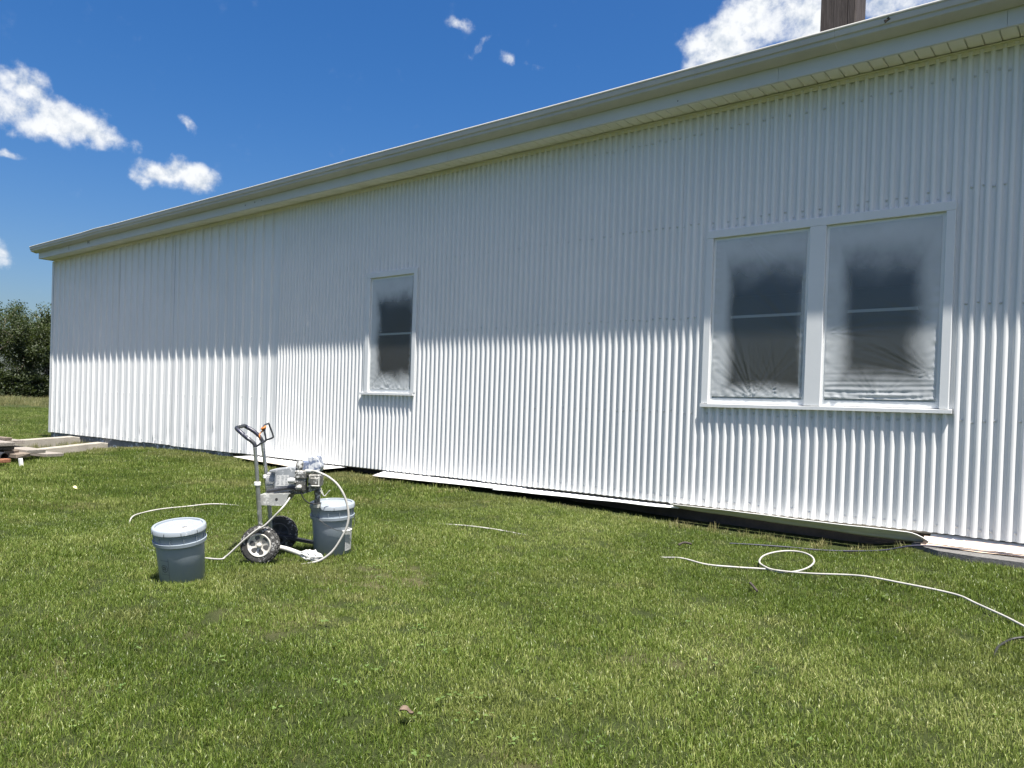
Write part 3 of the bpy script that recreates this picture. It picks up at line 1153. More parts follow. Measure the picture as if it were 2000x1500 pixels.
# starter edge and rows of shingle butts near the eave
for k in range(3):
    sh = MB()
    x = FX0 - .02
    yy = YF - .055 + k * .14
    zz = z0 + .004 + (k * .14 - .01) * .30
    while x < XR:
        w = .30
        dz = rnd.uniform(0, .005)
        sh.add([(x, yy, zz + dz), (x + w - .008, yy, zz + dz), (x + w - .008, yy + .2, zz + .06 + .001), (x, yy + .2, zz + .06 + .001),
                (x, yy, zz + dz + .006), (x + w - .008, yy, zz + dz + .006), (x + w - .008, yy + .2, zz + .067), (x, yy + .2, zz + .067)],
               [(0, 3, 2, 1), (4, 5, 6, 7), (0, 1, 5, 4), (1, 2, 6, 5), (2, 3, 7, 6), (3, 0, 4, 7)])
        x += w
    tag(sh.build('shingle_row', M['roof'], roof), kind='stuff')
# timber chimney
cx0, cx1, cy0, cy1, cz1 = -2.300, -2.000, 1.0, 1.32, 5.75
ch = MB(); ch.box((cx0 + .012, cy0 + .012, 3.8), (cx1 - .012, cy1 - .012, cz1))
chim = ch.build('chimney', M['timber'], building)
def cboard(a, b):
    MB().bbox(a, b, .004).build('board', M['timber'], chim)
mid = cx0 + .232
cboard((cx0, cy0, 3.82), (mid - .0015, cy0 + .0115, cz1 + .004)); cboard((mid + .0015, cy0 - .002, 3.82), (cx1 - .001, cy0 + .0115, cz1 + .002))
cboard((cx1 - .0115, cy0 + .0122, 3.82), (cx1 + .001, cy0 + .15, cz1 + .003)); cboard((cx1 - .0115, cy0 + .1535, 3.82), (cx1, cy1, cz1 + .001))
cboard((cx0, cy0 + .0122, 3.82), (cx0 + .0115, cy1, cz1 + .002)); cboard((cx0 + .0117, cy1 - .0115, 3.82), (cx1 - .0117, cy1, cz1 + .002))
MB().bbox((cx0 - .05, cy0 - .05, cz1 + .006), (cx1 + .05, cy1 + .05, cz1 + .05)).build('cap', M['roof'], chim)

# ------------------------------------------------------------------ masking sheets along the wall foot
def sheet(name, quad, mat, label, cat, thick=.006, n=14, wav=.008, seed=1, group='cardboard sheets along the wall foot', edge=None):
    """bilinear patch of four corners (left back, right back, right front, left front) with waviness and thickness"""
    A, B, C_, D = [Vector(q) for q in quad]
    o0 = (A + B + C_ + D) / 4
    vs, fs = [], []
    m = 8
    for j in range(m + 1):
        v = j / m
        for i in range(n * 2 + 1):
            u = i / (n * 2)
            p = (A * (1 - u) + B * u) * (1 - v) + (D * (1 - u) + C_ * u) * v
            p = p + Vector((0, .010 * v * mnoise.noise((u * 5, seed, 3)), wav * v * mnoise.noise((u * 4 + seed, v * 2, seed))))
            vs.append(p - o0)
    w = n * 2 + 1
    for j in range(m):
        for i in range(w - 1):
            fs.append((j * w + i, (j + 1) * w + i, (j + 1) * w + i + 1, j * w + i + 1))
    mb = MB(); mb.add(vs, fs, True)
    o = mb.build(name, mat, loc=o0)
    md = o.modifiers.new('board', 'SOLIDIFY'); md.thickness = thick; md.offset = -1
    return tag(o, label, cat, group)


sheet('cardboard_sheet', [(-9.60, .02, -.016), (-7.55, .02, -.020), (-7.72, -.40, -.055), (-9.75, -.20, -.030)], M['card'],
      'white oversprayed cardboard sheet on the grass behind the paint sprayer', 'cardboard', seed=2)
sheet('cardboard_sheet', [(-6.85, .02, -.014), (-4.72, .02, -.016), (-4.80, -.135, -.036), (-6.78, -.235, -.052)], M['card'],
      'white oversprayed cardboard sheet on the grass below the single window', 'cardboard', seed=5)
sheet('cardboard_sheet', [(-5.10, .016, -.0235), (-2.98, .02, -.022), (-3.00, -.075, -.030), (-5.02, -.165, -.052)], M['card'],
      'narrow white cardboard strip at the wall foot, slipped under its neighbour', 'cardboard', seed=8)
# curled sheet standing off the ground, its shaded underside towards the lawn
def curled():
    vs, fs = [], []
    n, m = 60, 9
    o0 = Vector((-2.06, -.08, -.06))
    for i in range(n + 1):
        u = i / n
        x = -3.06 + 2.0 * u
        lift = .004 + .004 * math.sin(u * 7) + .020 * u * u * 0
        hgt = .016 + .044 * min(1, u * 1.25) ** .8
        for j in range(m + 1):
            v = j / m
            y = -.030 - .105 * v
            z = -.016 - hgt + (hgt + .016 + lift) * v ** .75
            if u > .93:                                     # rolled corner
                k = (u - .93) / .07
                z -= .045 * k * k * v
                y -= .02 * k * v
            if u < .03: z += .012 * (1 - u / .03) * v
            z += .004 * mnoise.noise((x * 3, v * 2, 4))
            vs.append(Vector((x, y, z)) - o0)
    w = m + 1
    for i in range(n):
        for j in range(m):
            fs.append((i * w + j, (i + 1) * w + j, (i + 1) * w + j + 1, i * w + j + 1))
    mb = MB(); mb.add(vs, fs, True)
    o = mb.build('vinyl_sheet', M['sheet_back'], loc=o0)
    md = o.modifiers.new('board', 'SOLIDIFY'); md.thickness = .005; md.offset = 1
    return tag(o, 'long curled grey sheet propped off the ground below the double window', 'sheet')
curled()
# paper strip at the foot of the wall over the asphalt
pp = MB()
def strip_mesh(y0, y1, x0, x1, z, seed, n=80):
    vs, fs = [], []
    for i in range(n + 1):
        x = x0 + (x1 - x0) * i / n
        for j in range(5):
            v = j / 4
            y = y0 + (y1 - y0) * v + .012 * mnoise.noise((x * 3, v, seed)) * v
            vs.append((x, y, z + .009 * mnoise.noise((x * 6, v * 2, seed)) + .050 * (1 - v) ** 3))
    for i in range(n):
        for j in range(4):
            fs.append((i * 5 + j, i * 5 + j + 1, (i + 1) * 5 + j + 1, (i + 1) * 5 + j))
    return vs, fs
v_, f_ = strip_mesh(.02, -.115, -1.07, 3.6, -.062, 3)
o = MB().add([(a + .2, b, c + .06) for a, b, c in v_], f_, True).build('masking_paper', M['paper'], loc=(-.2, 0, -.06))
tag(o, 'white painted paper strip bunched along the wall foot on the asphalt', 'paper')
v_, f_ = strip_mesh(-.05, -.165, -1.10, 3.6, -.074, 7)
o = MB().add([(a + .2, b, c + .06) for a, b, c in v_], f_, True).build('kraft_paper', M['card_edge'], loc=(-.2, 0, -.06))
tag(o, 'tan kraft paper strip showing in front of the white paper on the asphalt', 'paper')

# ------------------------------------------------------------------ concrete kerbs by the far corner
def kerb(x, w, za, zb, y1, label):
    mb = MB()
    n = 10
    vs, fs = [], []
    for i in range(n + 1):
        v = i / n
        y = .028 + (y1 - .028) * v
        zt = za + (zb - za) * v - (.03 * (max(0, .12 - v) / .12) ** 2)
        j = lambda s: .008 * mnoise.noise((x * 5 + s, y * 5, 1))
        vs += [(x - w / 2 + j(1), y, -.45), (x - w / 2 + j(2), y, zt - .012), (x - w / 2 + .012, y, zt + j(3) * .5), (x + w / 2 - .012, y, zt + j(4) * .5), (x + w / 2 + j(5), y, zt - .012), (x + w / 2 + j(6), y, -.45)]
    for i in range(n):
        for j in range(5):
            fs.append((i * 6 + j, i * 6 + j + 1, (i + 1) * 6 + j + 1, (i + 1) * 6 + j))
    fs.append(tuple(range(n * 6, n * 6 + 6))); fs.append(tuple(reversed(range(6))))
    mb.add([(a - x, b, c + .2) for a, b, c in vs], fs)
    return tag(mb.build('concrete_kerb', M['concrete'], loc=(x, 0, -.2), fix=True), label, 'kerb', 'concrete kerbs running out from the wall')


kerb(-15.36, .18, -.015, -.10, -1.25, 'pale concrete kerb nearest the far corner of the building')
kerb(-14.20, .18, -.060, -.175, -1.15, 'pale concrete kerb next to the timber pile, in front of its twin')

# ------------------------------------------------------------------ timber pile at the left
def plank(x, y, z, w, th, ang, tilt, ln, mat, label, roll=0.0):
    mb = MB()
    n = 6
    vs, fs = [], []
    for i in range(n + 1):
        xx = -ln * i / n
        b = .006 * mnoise.noise((x + xx, y, 2))
        for (a, c) in ((-w / 2, -th / 2), (w / 2, -th / 2), (w / 2, th / 2), (-w / 2, th / 2)):
            vs.append((xx + (.02 * mnoise.noise((a * 9, c * 9, x)) if i == 0 else 0), a, c + b))
    for i in range(n):
        for j in range(4):
            k = (j + 1) % 4
            fs.append((i * 4 + j, i * 4 + k, (i + 1) * 4 + k, (i + 1) * 4 + j))
    fs += [(0, 1, 2, 3), tuple(reversed(range(n * 4, n * 4 + 4)))]
    mb.add(vs, fs)
    o = mb.build('plank', M[mat], loc=(x, y, z), rot=(R(roll), R(tilt), R(ang)), fix=True)
    md = o.modifiers.new('edge', 'BEVEL'); md.width = .004; md.segments = 1
    return tag(o, label, 'plank', 'old boards in the timber pile')


plank(-12.47, -1.46, -.150, .29, .05, 18, 1.0, 3.2, 'bleached_board', 'lowest grey board, lying on the grass at the right end of the pile')
plank(-12.24, -1.80, -.075, .30, .052, 17, 2.2, 3.4, 'bleached_board', 'wide sun-bleached board reaching farthest right on the pile')
plank(-12.08, -2.02, -.120, .22, .055, 20, 1.5, 3.2, 'brown_board', 'brown board with a split end just under the wide bleached one', 3)
plank(-12.20, -2.13, -.075, .24, .05, 21, 1.8, 3.2, 'brown_board', 'brown board lying second from the front of the pile')
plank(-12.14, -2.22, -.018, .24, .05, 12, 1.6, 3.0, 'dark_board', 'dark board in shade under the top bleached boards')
plank(-12.10, -2.26, .040, .30, .055, 10, 1.5, 3.2, 'bleached_board', 'thick bleached board on top of the pile, nearest the lawn')
plank(-12.62, -1.95, .040, .30, .05, 15, 1.5, 3.2, 'bleached_board', 'bleached board on top of the pile, farther from the lawn')
plank(-12.42, -2.10, .095, .10, .045, 12, .8, 2.4, 'brown_board', 'narrow offcut lying on the very top of the pile')
plank(-11.64, -2.44, -.150, .26, .05, 8, -1.0, 2.8, 'red_board', 'reddish brown board lying flat at the front of the pile')
plank(-11.92, -2.46, -.03, .12, .05, 6, .0, 2.4, 'dark_board', 'dark short board sticking out of the left of the pile')
# supports, pipe and white pipe stub
b_ = MB().bbox((-.10, -.55, -.14), (.10, .55, .02), .005).build('timber_block', M['dark_board'], loc=(-12.95, -1.95, -.12), rot=(0, 0, R(17)))
tag(b_, 'dark timber bearer under the middle of the pile', 'timber')
pb = MB()
ring = []
pb.lathe([(.052, 0), (.060, 0), (.060, 0), (.060, -1.6), (.060, -1.6), (.052, -1.6), (.052, -1.6), (.052, 0)], 24, (0, 0, 0), 'X')
o = pb.build('drain_pipe', M['pipe'], loc=(-11.74, -2.36, -.105), rot=(0, R(2), R(16)))
tag(o, 'open black drain pipe lying among the boards', 'pipe')
o = MB().bbox((-.02, -.02, -.09), (.02, .02, .05), .004).build('white_stake', M['pipe_white'], loc=(-11.52, -2.24, -.16), rot=(R(4), R(-8), R(20)))
tag(o, 'short white stake standing by the open black pipe', 'stake')

# ------------------------------------------------------------------ pails
def bucket(name, loc, lean_axis, lean, label, cam_phi, kind):
    root = empty(name, loc)
    nod = R(7.5) if kind == 'left' else R(4.0)              # standing on ground that falls towards the lawn
    q = Matrix.Rotation(nod, 4, Vector((0, 0, 1)).cross(-lean_axis)) @ Matrix.Rotation(lean, 4, lean_axis)
    root.rotation_euler = q.to_euler()
    root.scale = (.90,) * 3 if kind == 'left' else (.94,) * 3
    tag(root, label, 'bucket', 'grey five gallon buckets')
    b = MB()
    prof = [(.0, .0), (.128, .0), (.133, .004), (.1445, .262), (.1445, .262), (.1590, .263), (.1590, .263), (.1605, .283), (.1605, .283), (.1475, .284), (.1475, .284),
            (.1485, .322), (.1485, .322), (.1545, .3225), (.1545, .3225), (.1550, .333), (.1550, .333), (.149, .334)]
    b.lathe(prof, 64)
    # vertical webs between the two rings
    for k in range(12):
        a = k * math.pi / 6 + .2
        c, s = math.cos(a), math.sin(a)
        p = [(.1465, -.0015), (.1560, -.0015), (.1560, .0015), (.1465, .0015)]
        b.add([(r_ * c - t_ * s, r_ * s + t_ * c, z) for z in (.284, .3224) for r_, t_ in p],
              [(0, 1, 5, 4), (1, 2, 6, 5), (2, 3, 7, 6), (3, 0, 4, 7)])
    b.build('body', M['pail'], root)
    l_ = MB()
    l_.lathe([(.1500, .3365), (.1610, .3365), (.1610, .3365), (.1625, .340), (.1625, .340), (.1605, .364), (.1560, .3705), (.1500, .3725), (.1420, .3705), (.1420, .3705), (.1405, .3600), (.1405, .3600), (.130, .3610), (.0, .3615)], 72)
    lid = l_.build('lid', M['lid'], root)
    # tear slots in the lid skirt
    for k in range(10):
        a = k * 2 * math.pi / 10 + cam_phi + .08
        c, s = math.cos(a), math.sin(a)
        p = [(.1595, -.0016), (.1634, -.0016), (.1634, .0016), (.1595, .0016)]
        sl2 = MB().add([(r_ * c - t_ * s, r_ * s + t_ * c, z) for z in (.3355, .3570) for r_, t_ in p],
                       [(0, 1, 5, 4), (1, 2, 6, 5), (2, 3, 7, 6), (3, 0, 4, 7), (4, 5, 6, 7), (0, 3, 2, 1)])
        sl2.build('skirt_slot', M['print'], lid)
    def onlid(phi, r_): return (r_ * math.cos(cam_phi + phi), r_ * math.sin(cam_phi + phi))
    if kind == 'left':
        cx, cy = onlid(-.42, .072)
        MB().lathe([(.0, .3725), (.019, .3720), (.0225, .3700), (.0225, .3700), (.0230, .3615)], 24, (cx, cy, 0)).build('spout_cap', M['lid_cap'], lid)
        cx, cy = onlid(.55, .062)
        h_ = MB(); h_.lathe([(.0, .3622), (.0175, .3624)], 24, (cx, cy, 0)); h_.build('opening', M['hole'], lid)
        MB().lathe([(.0178, .3616), (.0178, .3660), (.0178, .3660), (.0205, .3655), (.0215, .3616)], 24, (cx, cy, 0)).build('opening_rim', M['lid_cap'], lid)
    else:
        cx, cy = onlid(-.15, .030)
        MB().lathe([(.0, .3700), (.026, .3695), (.030, .3672), (.030, .3672), (.0305, .3615)], 24, (cx, cy, 0)).build('spout_cap', M['lid_cap'], lid)
    # wire bail hanging against the side
    pts = []
    for i in range(25):
        t = i / 24 * math.pi
        pts.append((.164 * math.cos(t), -.157 * math.sin(t) * (1), .305 - .125 * math.sin(t)))
    ba = cam_phi + (math.pi / 2 + .75 if kind == 'right' else math.pi * 1.5 + .0)
    ca, sa = math.cos(ba), math.sin(ba)
    def push(p):
        x, y, z = p
        r_ = math.hypot(x, y); rw = .1655 if z > .27 else .1505
        if r_ < rw: x, y = x * rw / r_, y * rw / r_
        return (x * ca - y * sa, x * sa + y * ca, z)
    hb = MB(); hb.tube([push(p) for p in pts], .0019, 6)
    han = hb.build('bail', M['chain'], root)
    gp = MB(); gp.tube([push(p) for p in pts[10:15]], .0075, 8); gp.build('bail_grip', M['lid_cap'], han)
    def skin(phi, z, off=.0007):
        r_ = .133 + (.1445 - .133) * z / .262 + off
        return (r_ * math.cos(cam_phi + phi), r_ * math.sin(cam_phi + phi), z)
    def patch(mb, p0, p1, z0, z1, off, n=10):
        vs = []
        for i in range(n + 1):
            ph = p0 + (p1 - p0) * i / n
            vs += [skin(ph, z0, off), skin(ph, z1, off)]
        mb.add(vs, [(2 * i, 2 * i + 2, 2 * i + 3, 2 * i + 1) for i in range(n)], True)
    if kind == 'left':
        em = MB()                                           # round printed emblem with a bent arrow in it
        def ring2(cphi, cz, ra, rb, a0, a1, n=30):
            vs = []
            for i in range(n + 1):
                a = a0 + (a1 - a0) * i / n
                for r_ in (ra, rb):
                    vs.append(skin(cphi + r_ * math.cos(a) / .14, cz + r_ * math.sin(a), .0009))
            em.add(vs, [(2 * i, 2 * i + 1, 2 * i + 3, 2 * i + 2) for i in range(n)], True)
        cp, cz_ = -.76, .125
        ring2(cp, cz_, .0215, .0240, 0, 2 * math.pi)
        def stroke(pts, w):
            for (x0, z0), (x1, z1) in zip(pts[:-1], pts[1:]):
                d = Vector((x1 - x0, z1 - z0)); n_ = Vector((-d.y, d.x)).normalized() * w
                em.add([skin(cp + (x0 + n_.x) / .14, cz_ + z0 + n_.y, .0009), skin(cp + (x0 - n_.x) / .14, cz_ + z0 - n_.y, .0009),
                        skin(cp + (x1 - n_.x) / .14, cz_ + z1 - n_.y, .0009), skin(cp + (x1 + n_.x) / .14, cz_ + z1 + n_.y, .0009)], [(0, 1, 2, 3)])
        stroke([(-.013, .006), (-.004, .012), (.006, .008), (.012, -.004)], .0022)
        stroke([(-.010, -.010), (-.001, .001), (.007, -.012)], .0020)
        stroke([(-.016, -.002), (-.006, -.004)], .0018)
        em.build('emblem', M['print'], root)
        ln = MB(); patch(ln, -.545, -.533, .01, .19, .0008, 2); patch(ln, -.98, -.545, .086, .0875, .0008, 8); patch(ln, -.98, -.545, .176, .1775, .0008, 8)
        ln.build('print_border', M['print'], root)
    else:
        lb = MB(); patch(lb, .72, 1.42, .028, .200, .0008, 14); lab = lb.build('label', M['label'], root)
        tx = MB()
        rr = random.Random(5)
        z = .186
        while z > .04:
            e = rr.uniform(.9, 1.36)
            patch(tx, .76, e, z, z + .0028, .0012, 8)
            z -= rr.choice((.0075, .0075, .011))
        tx.build('label_print', M['label_text'], lab)
    return root


def camphi(x, y): return math.atan2(CAM.y - y, CAM.x - x)


bl = (-4.215, -3.875)
view = Vector((CAM.x - bl[0], CAM.y - bl[1], 0)).normalized()
bucket('bucket', (bl[0], bl[1], gz(*bl) + .002), -view, R(-5.0), 'grey lidded bucket standing alone on the lawn, leaning to the left', camphi(*bl), 'left')
br = (-4.262, -2.772)
view = Vector((CAM.x - br[0], CAM.y - br[1], 0)).normalized()
bucket('bucket', (br[0], br[1], gz(*br) + .006), -view, R(-1.6), 'grey lidded bucket with a paper label, under the sprayer pump', camphi(*br), 'right')

# ------------------------------------------------------------------ airless paint sprayer on its hand cart
OX, OY, OZ = -4.437, -3.146, -.262
ROT = math.atan2(.64, .768)
cart = empty('paint_sprayer', (OX, OY, OZ), ROT)
tag(cart, 'paint spattered airless sprayer on a two-wheeled chrome hand cart', 'paint sprayer')


def arc(pts, k=6): return catmull(pts, k)


TN, TF = -.15, .15
# upright tubes and handle
MB().tube([(-.054, TN, .500), (-.063, TN, .592), (-.076, TN, .735)], .0125, 10).build('near_post', M['chrome'], cart)
MB().tube([(-.020, TN, .130), (-.040, TN, .353), (-.0545, TN, .497)], .0155, 10).build('near_leg', M['chrome'], cart)
MB().tube([(-.088, TF, .520), (-.102, TF, .629), (-.120, TF, .748)], .0125, 10).build('far_post', M['chrome'], cart)
MB().tube([(-.042, TF, .130), (-.062, TF, .313), (-.0885, TF, .517)], .0155, 10).build('far_leg', M['chrome'], cart)
for (x, y, z, dx) in ((-.0545, TN, .504, -.09), (-.0885, TF, .522, -.12)):
    MB().lathe([(.0125, -.010), (.0215, -.010), (.0215, -.010), (.0215, .010), (.0215, .010), (.0125, .012)], 16, (x, y, z)).build('collar', M['white_collar'], cart)
hp = catmull([(-.0762, TN, .737), (-.086, TN, .765), (-.139, TN, .805), (-.180, TN + .004, .838), (-.212, TN + .035, .858), (-.222, 0, .864), (-.238, TF - .035, .866), (-.232, TF - .004, .858), (-.174, TF, .824), (-.130, TF, .780), (-.1202, TF, .750)], 6)
MB().tube(hp, .0125, 10).build('handle', M['black_tube'], cart)
MB().tube(hp[9:21], .0138, 10).build('handle_grip', M['grip'], cart)
MB().tube(hp[40:52], .0138, 10).build('handle_grip', M['grip'], cart)
# hose rack: thin bent rod between the posts
rack = catmull([(-.072, TN, .742), (-.040, TN, .766), (-.014, TN, .780), (-.010, TN + .002, .800), (-.028, TN + .01, .862), (-.034, TN + .03, .874), (-.060, 0, .882), (-.076, TF - .03, .886), (-.077, TF - .008, .880), (-.050, TF, .805), (-.056, TF, .788), (-.096, TF, .772), (-.116, TF, .756)], 5)
MB().tube(rack, .0062, 8).build('hose_rack', M['black_tube'], cart)
# orange ribbon tied to the rack
rb = MB()
vs = []
for i in range(13):
    t = i / 12
    x, z = -.030 - .030 * t + .006 * math.sin(t * 9), .868 - .085 * t
    y = TN + .012 + .008 * math.sin(t * 7)
    w = .009 + .006 * math.sin(t * 5 + 1)
    vs += [(x - w * .7, y - w * .3, z), (x + w * .7, y + w * .5, z + .004)]
rb.add(vs, [(2 * i, 2 * i + 1, 2 * i + 3, 2 * i + 2) for i in range(12)], True)
rb.tube(catmull([(-.040, TN + .008, .858), (-.022, TN - .004, .866), (-.018, TN + .014, .874), (-.036, TN + .022, .868)], 4, True), .0062, 6, True)
tie = rb.build('ribbon', M['orange'], loc=None)
tie.matrix_world = Matrix.Translation((OX, OY, OZ)) @ Matrix.Rotation(ROT, 4, 'Z')
tag(tie, 'faded orange ribbon tied to the handle of the sprayer cart', 'ribbon')

# wheels
def wheel(y, side):
    r0, wd = .121, .062
    ty = MB()
    prof = []
    for i in range(13):
        a = -1.25 + 2.5 * i / 12
        prof.append((r0 - .030 + .030 * math.cos(a) ** .7, wd / 2 * math.sin(a) / math.sin(1.25)))
    prof = [(.074, -wd / 2 * .82)] + prof + [(.074, wd / 2 * .82)]
    ty.lathe(prof, 56, (0, 0, 0), 'Y')
    w = ty.build('wheel', M['tyre'], cart, (-.004, y, .121))
    kn = MB()                                               # tread blocks
    for k in range(26):
        a = 2 * math.pi * k / 26
        for row, (yo, da) in enumerate(((-.021, 0), (-.007, .12), (.007, 0), (.021, .12))):
            c, s = math.cos(a + da), math.sin(a + da)
            rb_ = r0 - (.0065 if abs(yo) > .015 else .0015)
            vs_ = []
            for rr_ in (rb_ - .004, rb_ + .0045):
                for t_, u_ in ((-.0085, -.005), (.0085, -.005), (.0085, .005), (-.0085, .005)):
                    vs_.append((rr_ * c - t_ * s, yo + u_, rr_ * s + t_ * c))
            kn.add(vs_, [(4, 5, 6, 7), (0, 1, 5, 4), (1, 2, 6, 5), (2, 3, 7, 6), (3, 0, 4, 7)])
    tag(kn.build('tread', M['tyre'], w, fix=True), kind='stuff')
    for sgn in (-1, 1):
        rm = MB()
        y1 = sgn * wd / 2
        rm.lathe([(.076, y1 * .84), (.074, y1 * .95), (.068, y1 * .93), (.064, y1 * .62), (.0, y1 * .55)] if sgn > 0 else
                 [(.0, y1 * .55), (.064, y1 * .62), (.068, y1 * .93), (.074, y1 * .95), (.076, y1 * .84)], 40, (0, 0, 0), 'Y')
        rm.build('rim', M['rim'] if (sgn < 0 and side < 0) else M['rim_dark'], w)
        sp = MB()
        for k in range(6):                                  # dark windows between the six spokes
            a = 2 * math.pi * (k + .5) / 6 + .26
            pts = []
            for rr_, da in ((.026, -.20), (.050, -.34), (.060, -.22), (.0615, 0), (.060, .22), (.050, .34), (.026, .20)):
                pts.append((rr_ * math.cos(a + da), y1 * .66, rr_ * math.sin(a + da)))
            sp.add(pts, [tuple(range(7)) if sgn < 0 else tuple(reversed(range(7)))])
        sp.build('spoke_opening', M['rim_dark'] if side < 0 else M['hole'], w)
        MB().lathe([(.0, y1 * 1.12), (.009, y1 * 1.10), (.014, y1 * .98), (.016, y1 * .60)] if sgn < 0 else [(.016, y1 * .60), (.014, y1 * .98), (.009, y1 * 1.10), (.0, y1 * 1.12)], 16, (0, 0, 0), 'Y').build('hub', M['rim'] if side < 0 else M['chain'], w)
    return w
wheel(-.222, -1)
wheel(.222, 1)
MB().cyl((-.004, -.245, .121), (-.004, .245, .121), .0075, 10).build('axle', M['chain'], cart)
MB().tube([(-.022, TN - .016, .112), (-.022, TF + .016, .112)], .014, 10).build('cross_tube', M['black_tube'], cart)
# feet running forward: near one caked in paint, far one dark
MB().tube(catmull([(-.020, TN, .126), (.004, TN, .108), (.060, TN, .100), (.150, TN, .084), (.262, TN, .046)], 5), .0155, 10).build('near_foot', M['brass'], cart)
ff = MB()
for p, q in (((-.040, .134), (.010, .116)), ((.010, .116), (.262, .076))):
    ff.add([(p[0], TF - .022, p[1] - .010), (q[0], TF - .022, q[1] - .010), (q[0], TF + .022, q[1] - .010), (p[0], TF + .022, p[1] - .010),
            (p[0], TF - .022, p[1] + .010), (q[0], TF - .022, q[1] + .010), (q[0], TF + .022, q[1] + .010), (p[0], TF + .022, p[1] + .010)],
           [(0, 3, 2, 1), (4, 5, 6, 7), (0, 1, 5, 4), (1, 2, 6, 5), (2, 3, 7, 6), (3, 0, 4, 7)])
ff.build('far_foot', M['black_tube'], cart)
# bracket that carries the motor
br_ = MB()
br_.prism([(-.052, .360), (.095, .360), (.118, .372), (.140, .438), (-.052, .420)], -.118, -.112, 'Y')
br_.prism([(-.052, .372), (.095, .372), (.140, .436), (-.052, .420)], .112, .118, 'Y')
br_.box((-.055, -.1118, .362), (-.049, .1118, .425))
br_.prism([(-.050, .4205), (.146, .4380), (.146, .4440), (-.050, .4265)], -.1178, .1178, 'Y')
bk = br_.build('bracket', M['plate'], cart, fix=True)
MB().cyl((.062, -.1195, .402), (.062, -.1120, .402), .009, 14).build('bolt_hole', M['hole'], bk)
MB().prism([(.000, .362), (.022, .362), (.008, .424), (-.006, .424)], -.1192, -.1182, 'Y').build('slant_gusset', M['plate'], bk, fix=True)  # thin slanting plate on the near face, same steel as the bracket
MB().tube(catmull([(-.010, -.085, .448), (.060, -.085, .462), (.150, -.085, .476), (.190, -.085, .470)], 4), .012, 8).build('lift_bar', M['black_tube'], cart)
# forward arm under the pump
MB().prism([(.120, .428), (.215, .432), (.300, .462), (.300, .492), (.120, .450)], -.045, .060, 'Y').build('front_arm', M['casting'], cart, fix=True)
# motor: finned end cap and label-covered casing
mc = MB()
mc.lathe([(.0, -.034), (.044, -.034), (.050, -.028), (.052, .024), (.052, .034), (.0, .036)], 32, (0, 0, .512), 'X')
me_ = mc.build('motor_end', M['vent'], cart)
fn = MB()
for k in range(26):
    a = 2 * math.pi * k / 26
    c, s = math.cos(a), math.sin(a)
    vs_ = []
    for x_ in (-.030, .020):
        for r_, t_ in ((.050, -.0030), (.0565, -.0026), (.0565, .0026), (.050, .0030)):
            vs_.append((x_, r_ * c - t_ * s, .512 + r_ * s + t_ * c))
    fn.add(vs_, [(0, 1, 5, 4), (1, 2, 6, 5), (2, 3, 7, 6), (0, 3, 2, 1), (4, 5, 6, 7)])
tag(fn.build('cooling_fins', M['vent'], me_, fix=True), kind='stuff')
cs = MB()
cs.prism([(.034, .462), (.174, .476), (.174, .606), (.150, .612), (.030, .592), (-.004, .586), (-.002, .572), (.034, .568)], -.080, .085, 'Y')
cas = cs.build('motor_casing', M['casing'], cart, fix=True)
md = cas.modifiers.new('edge', 'BEVEL'); md.width = .006; md.segments = 2
tx = MB()
rr = random.Random(11)
tx.prism([(.048, .482), (.128, .490), (.128, .560), (.048, .553)], -.0820, -.0812, 'Y')
tx.build('rating_label', M['label'], cas, fix=True)
tl = MB()
for cxs in (.052, .080, .106):
    z = .546 + (cxs - .05) * .09
    while z > .487 + (cxs - .05) * .09:
        ln = rr.uniform(.008, .020)
        tl.prism([(cxs, z), (cxs + ln, z + .0018), (cxs + ln, z + .0040), (cxs, z + .0022)], -.0828, -.0822, 'Y')
        z -= rr.choice((.006, .006, .009))
tl.build('label_print', M['label_text'], cas, fix=True)
# manifold block with filter, pressure knob and prime valve
mf = MB().bbox((.176, -.100, .456), (.240, -.030, .594), .008).bbox((.170, -.108, .540), (.246, -.030, .592), .006)
man = mf.build('manifold', M['casting'], cart)
MB().lathe([(.018, .590), (.018, .608), (.0225, .608), (.0225, .608), (.0225, .650), (.0205, .654), (.0, .654)], 20, (.196, -.078, 0)).build('pressure_knob', M['casting'], man)
kn_ = MB()
for k in range(16):
    a = 2 * math.pi * k / 16
    c, s = math.cos(a), math.sin(a)
    kn_.add([(.196 + r_ * c - t_ * s, -.078 + r_ * s + t_ * c, z) for z in (.611, .648) for r_, t_ in ((.022, -.002), (.0242, -.0014), (.0242, .0014), (.022, .002))],
            [(0, 1, 5, 4), (1, 2, 6, 5), (2, 3, 7, 6), (4, 5, 6, 7)])
kn_.build('knob_ribs', M['casting'], man, fix=True)
MB().cyl((.132, -.108, .524), (.178, -.108, .527), .0155, 14).cyl((.140, -.108, .5245), (.168, -.108, .5265), .019, 8).build('prime_valve', M['vent'], man)
MB().lathe([(.0, -.124), (.013, -.124), (.016, -.120), (.016, -.120), (.016, -.104)], 16, (.206, 0, .485), 'Y').bbox((.192, -.130, .481), (.220, -.1235, .489), .002).build('drain_knob', M['brass'], man)
MB().cyl((.240, -.085, .588), (.292, -.130, .592), .0125, 10).bbox((.236, -.098, .574), (.262, -.070, .602), .004).build('outlet_fitting', M['brass'], man)
# gearbox cover at the back
cv = MB()
cv.prism([(.186, .570), (.314, .578), (.323, .616), (.300, .672), (.290, .682), (.236, .680), (.236, .648), (.186, .646)], -.020, .090, 'Y')
cov_ = cv.build('gear_cover', M['blue_cover'], cart, fix=True)
md = cov_.modifiers.new('edge', 'BEVEL'); md.width = .008; md.segments = 2
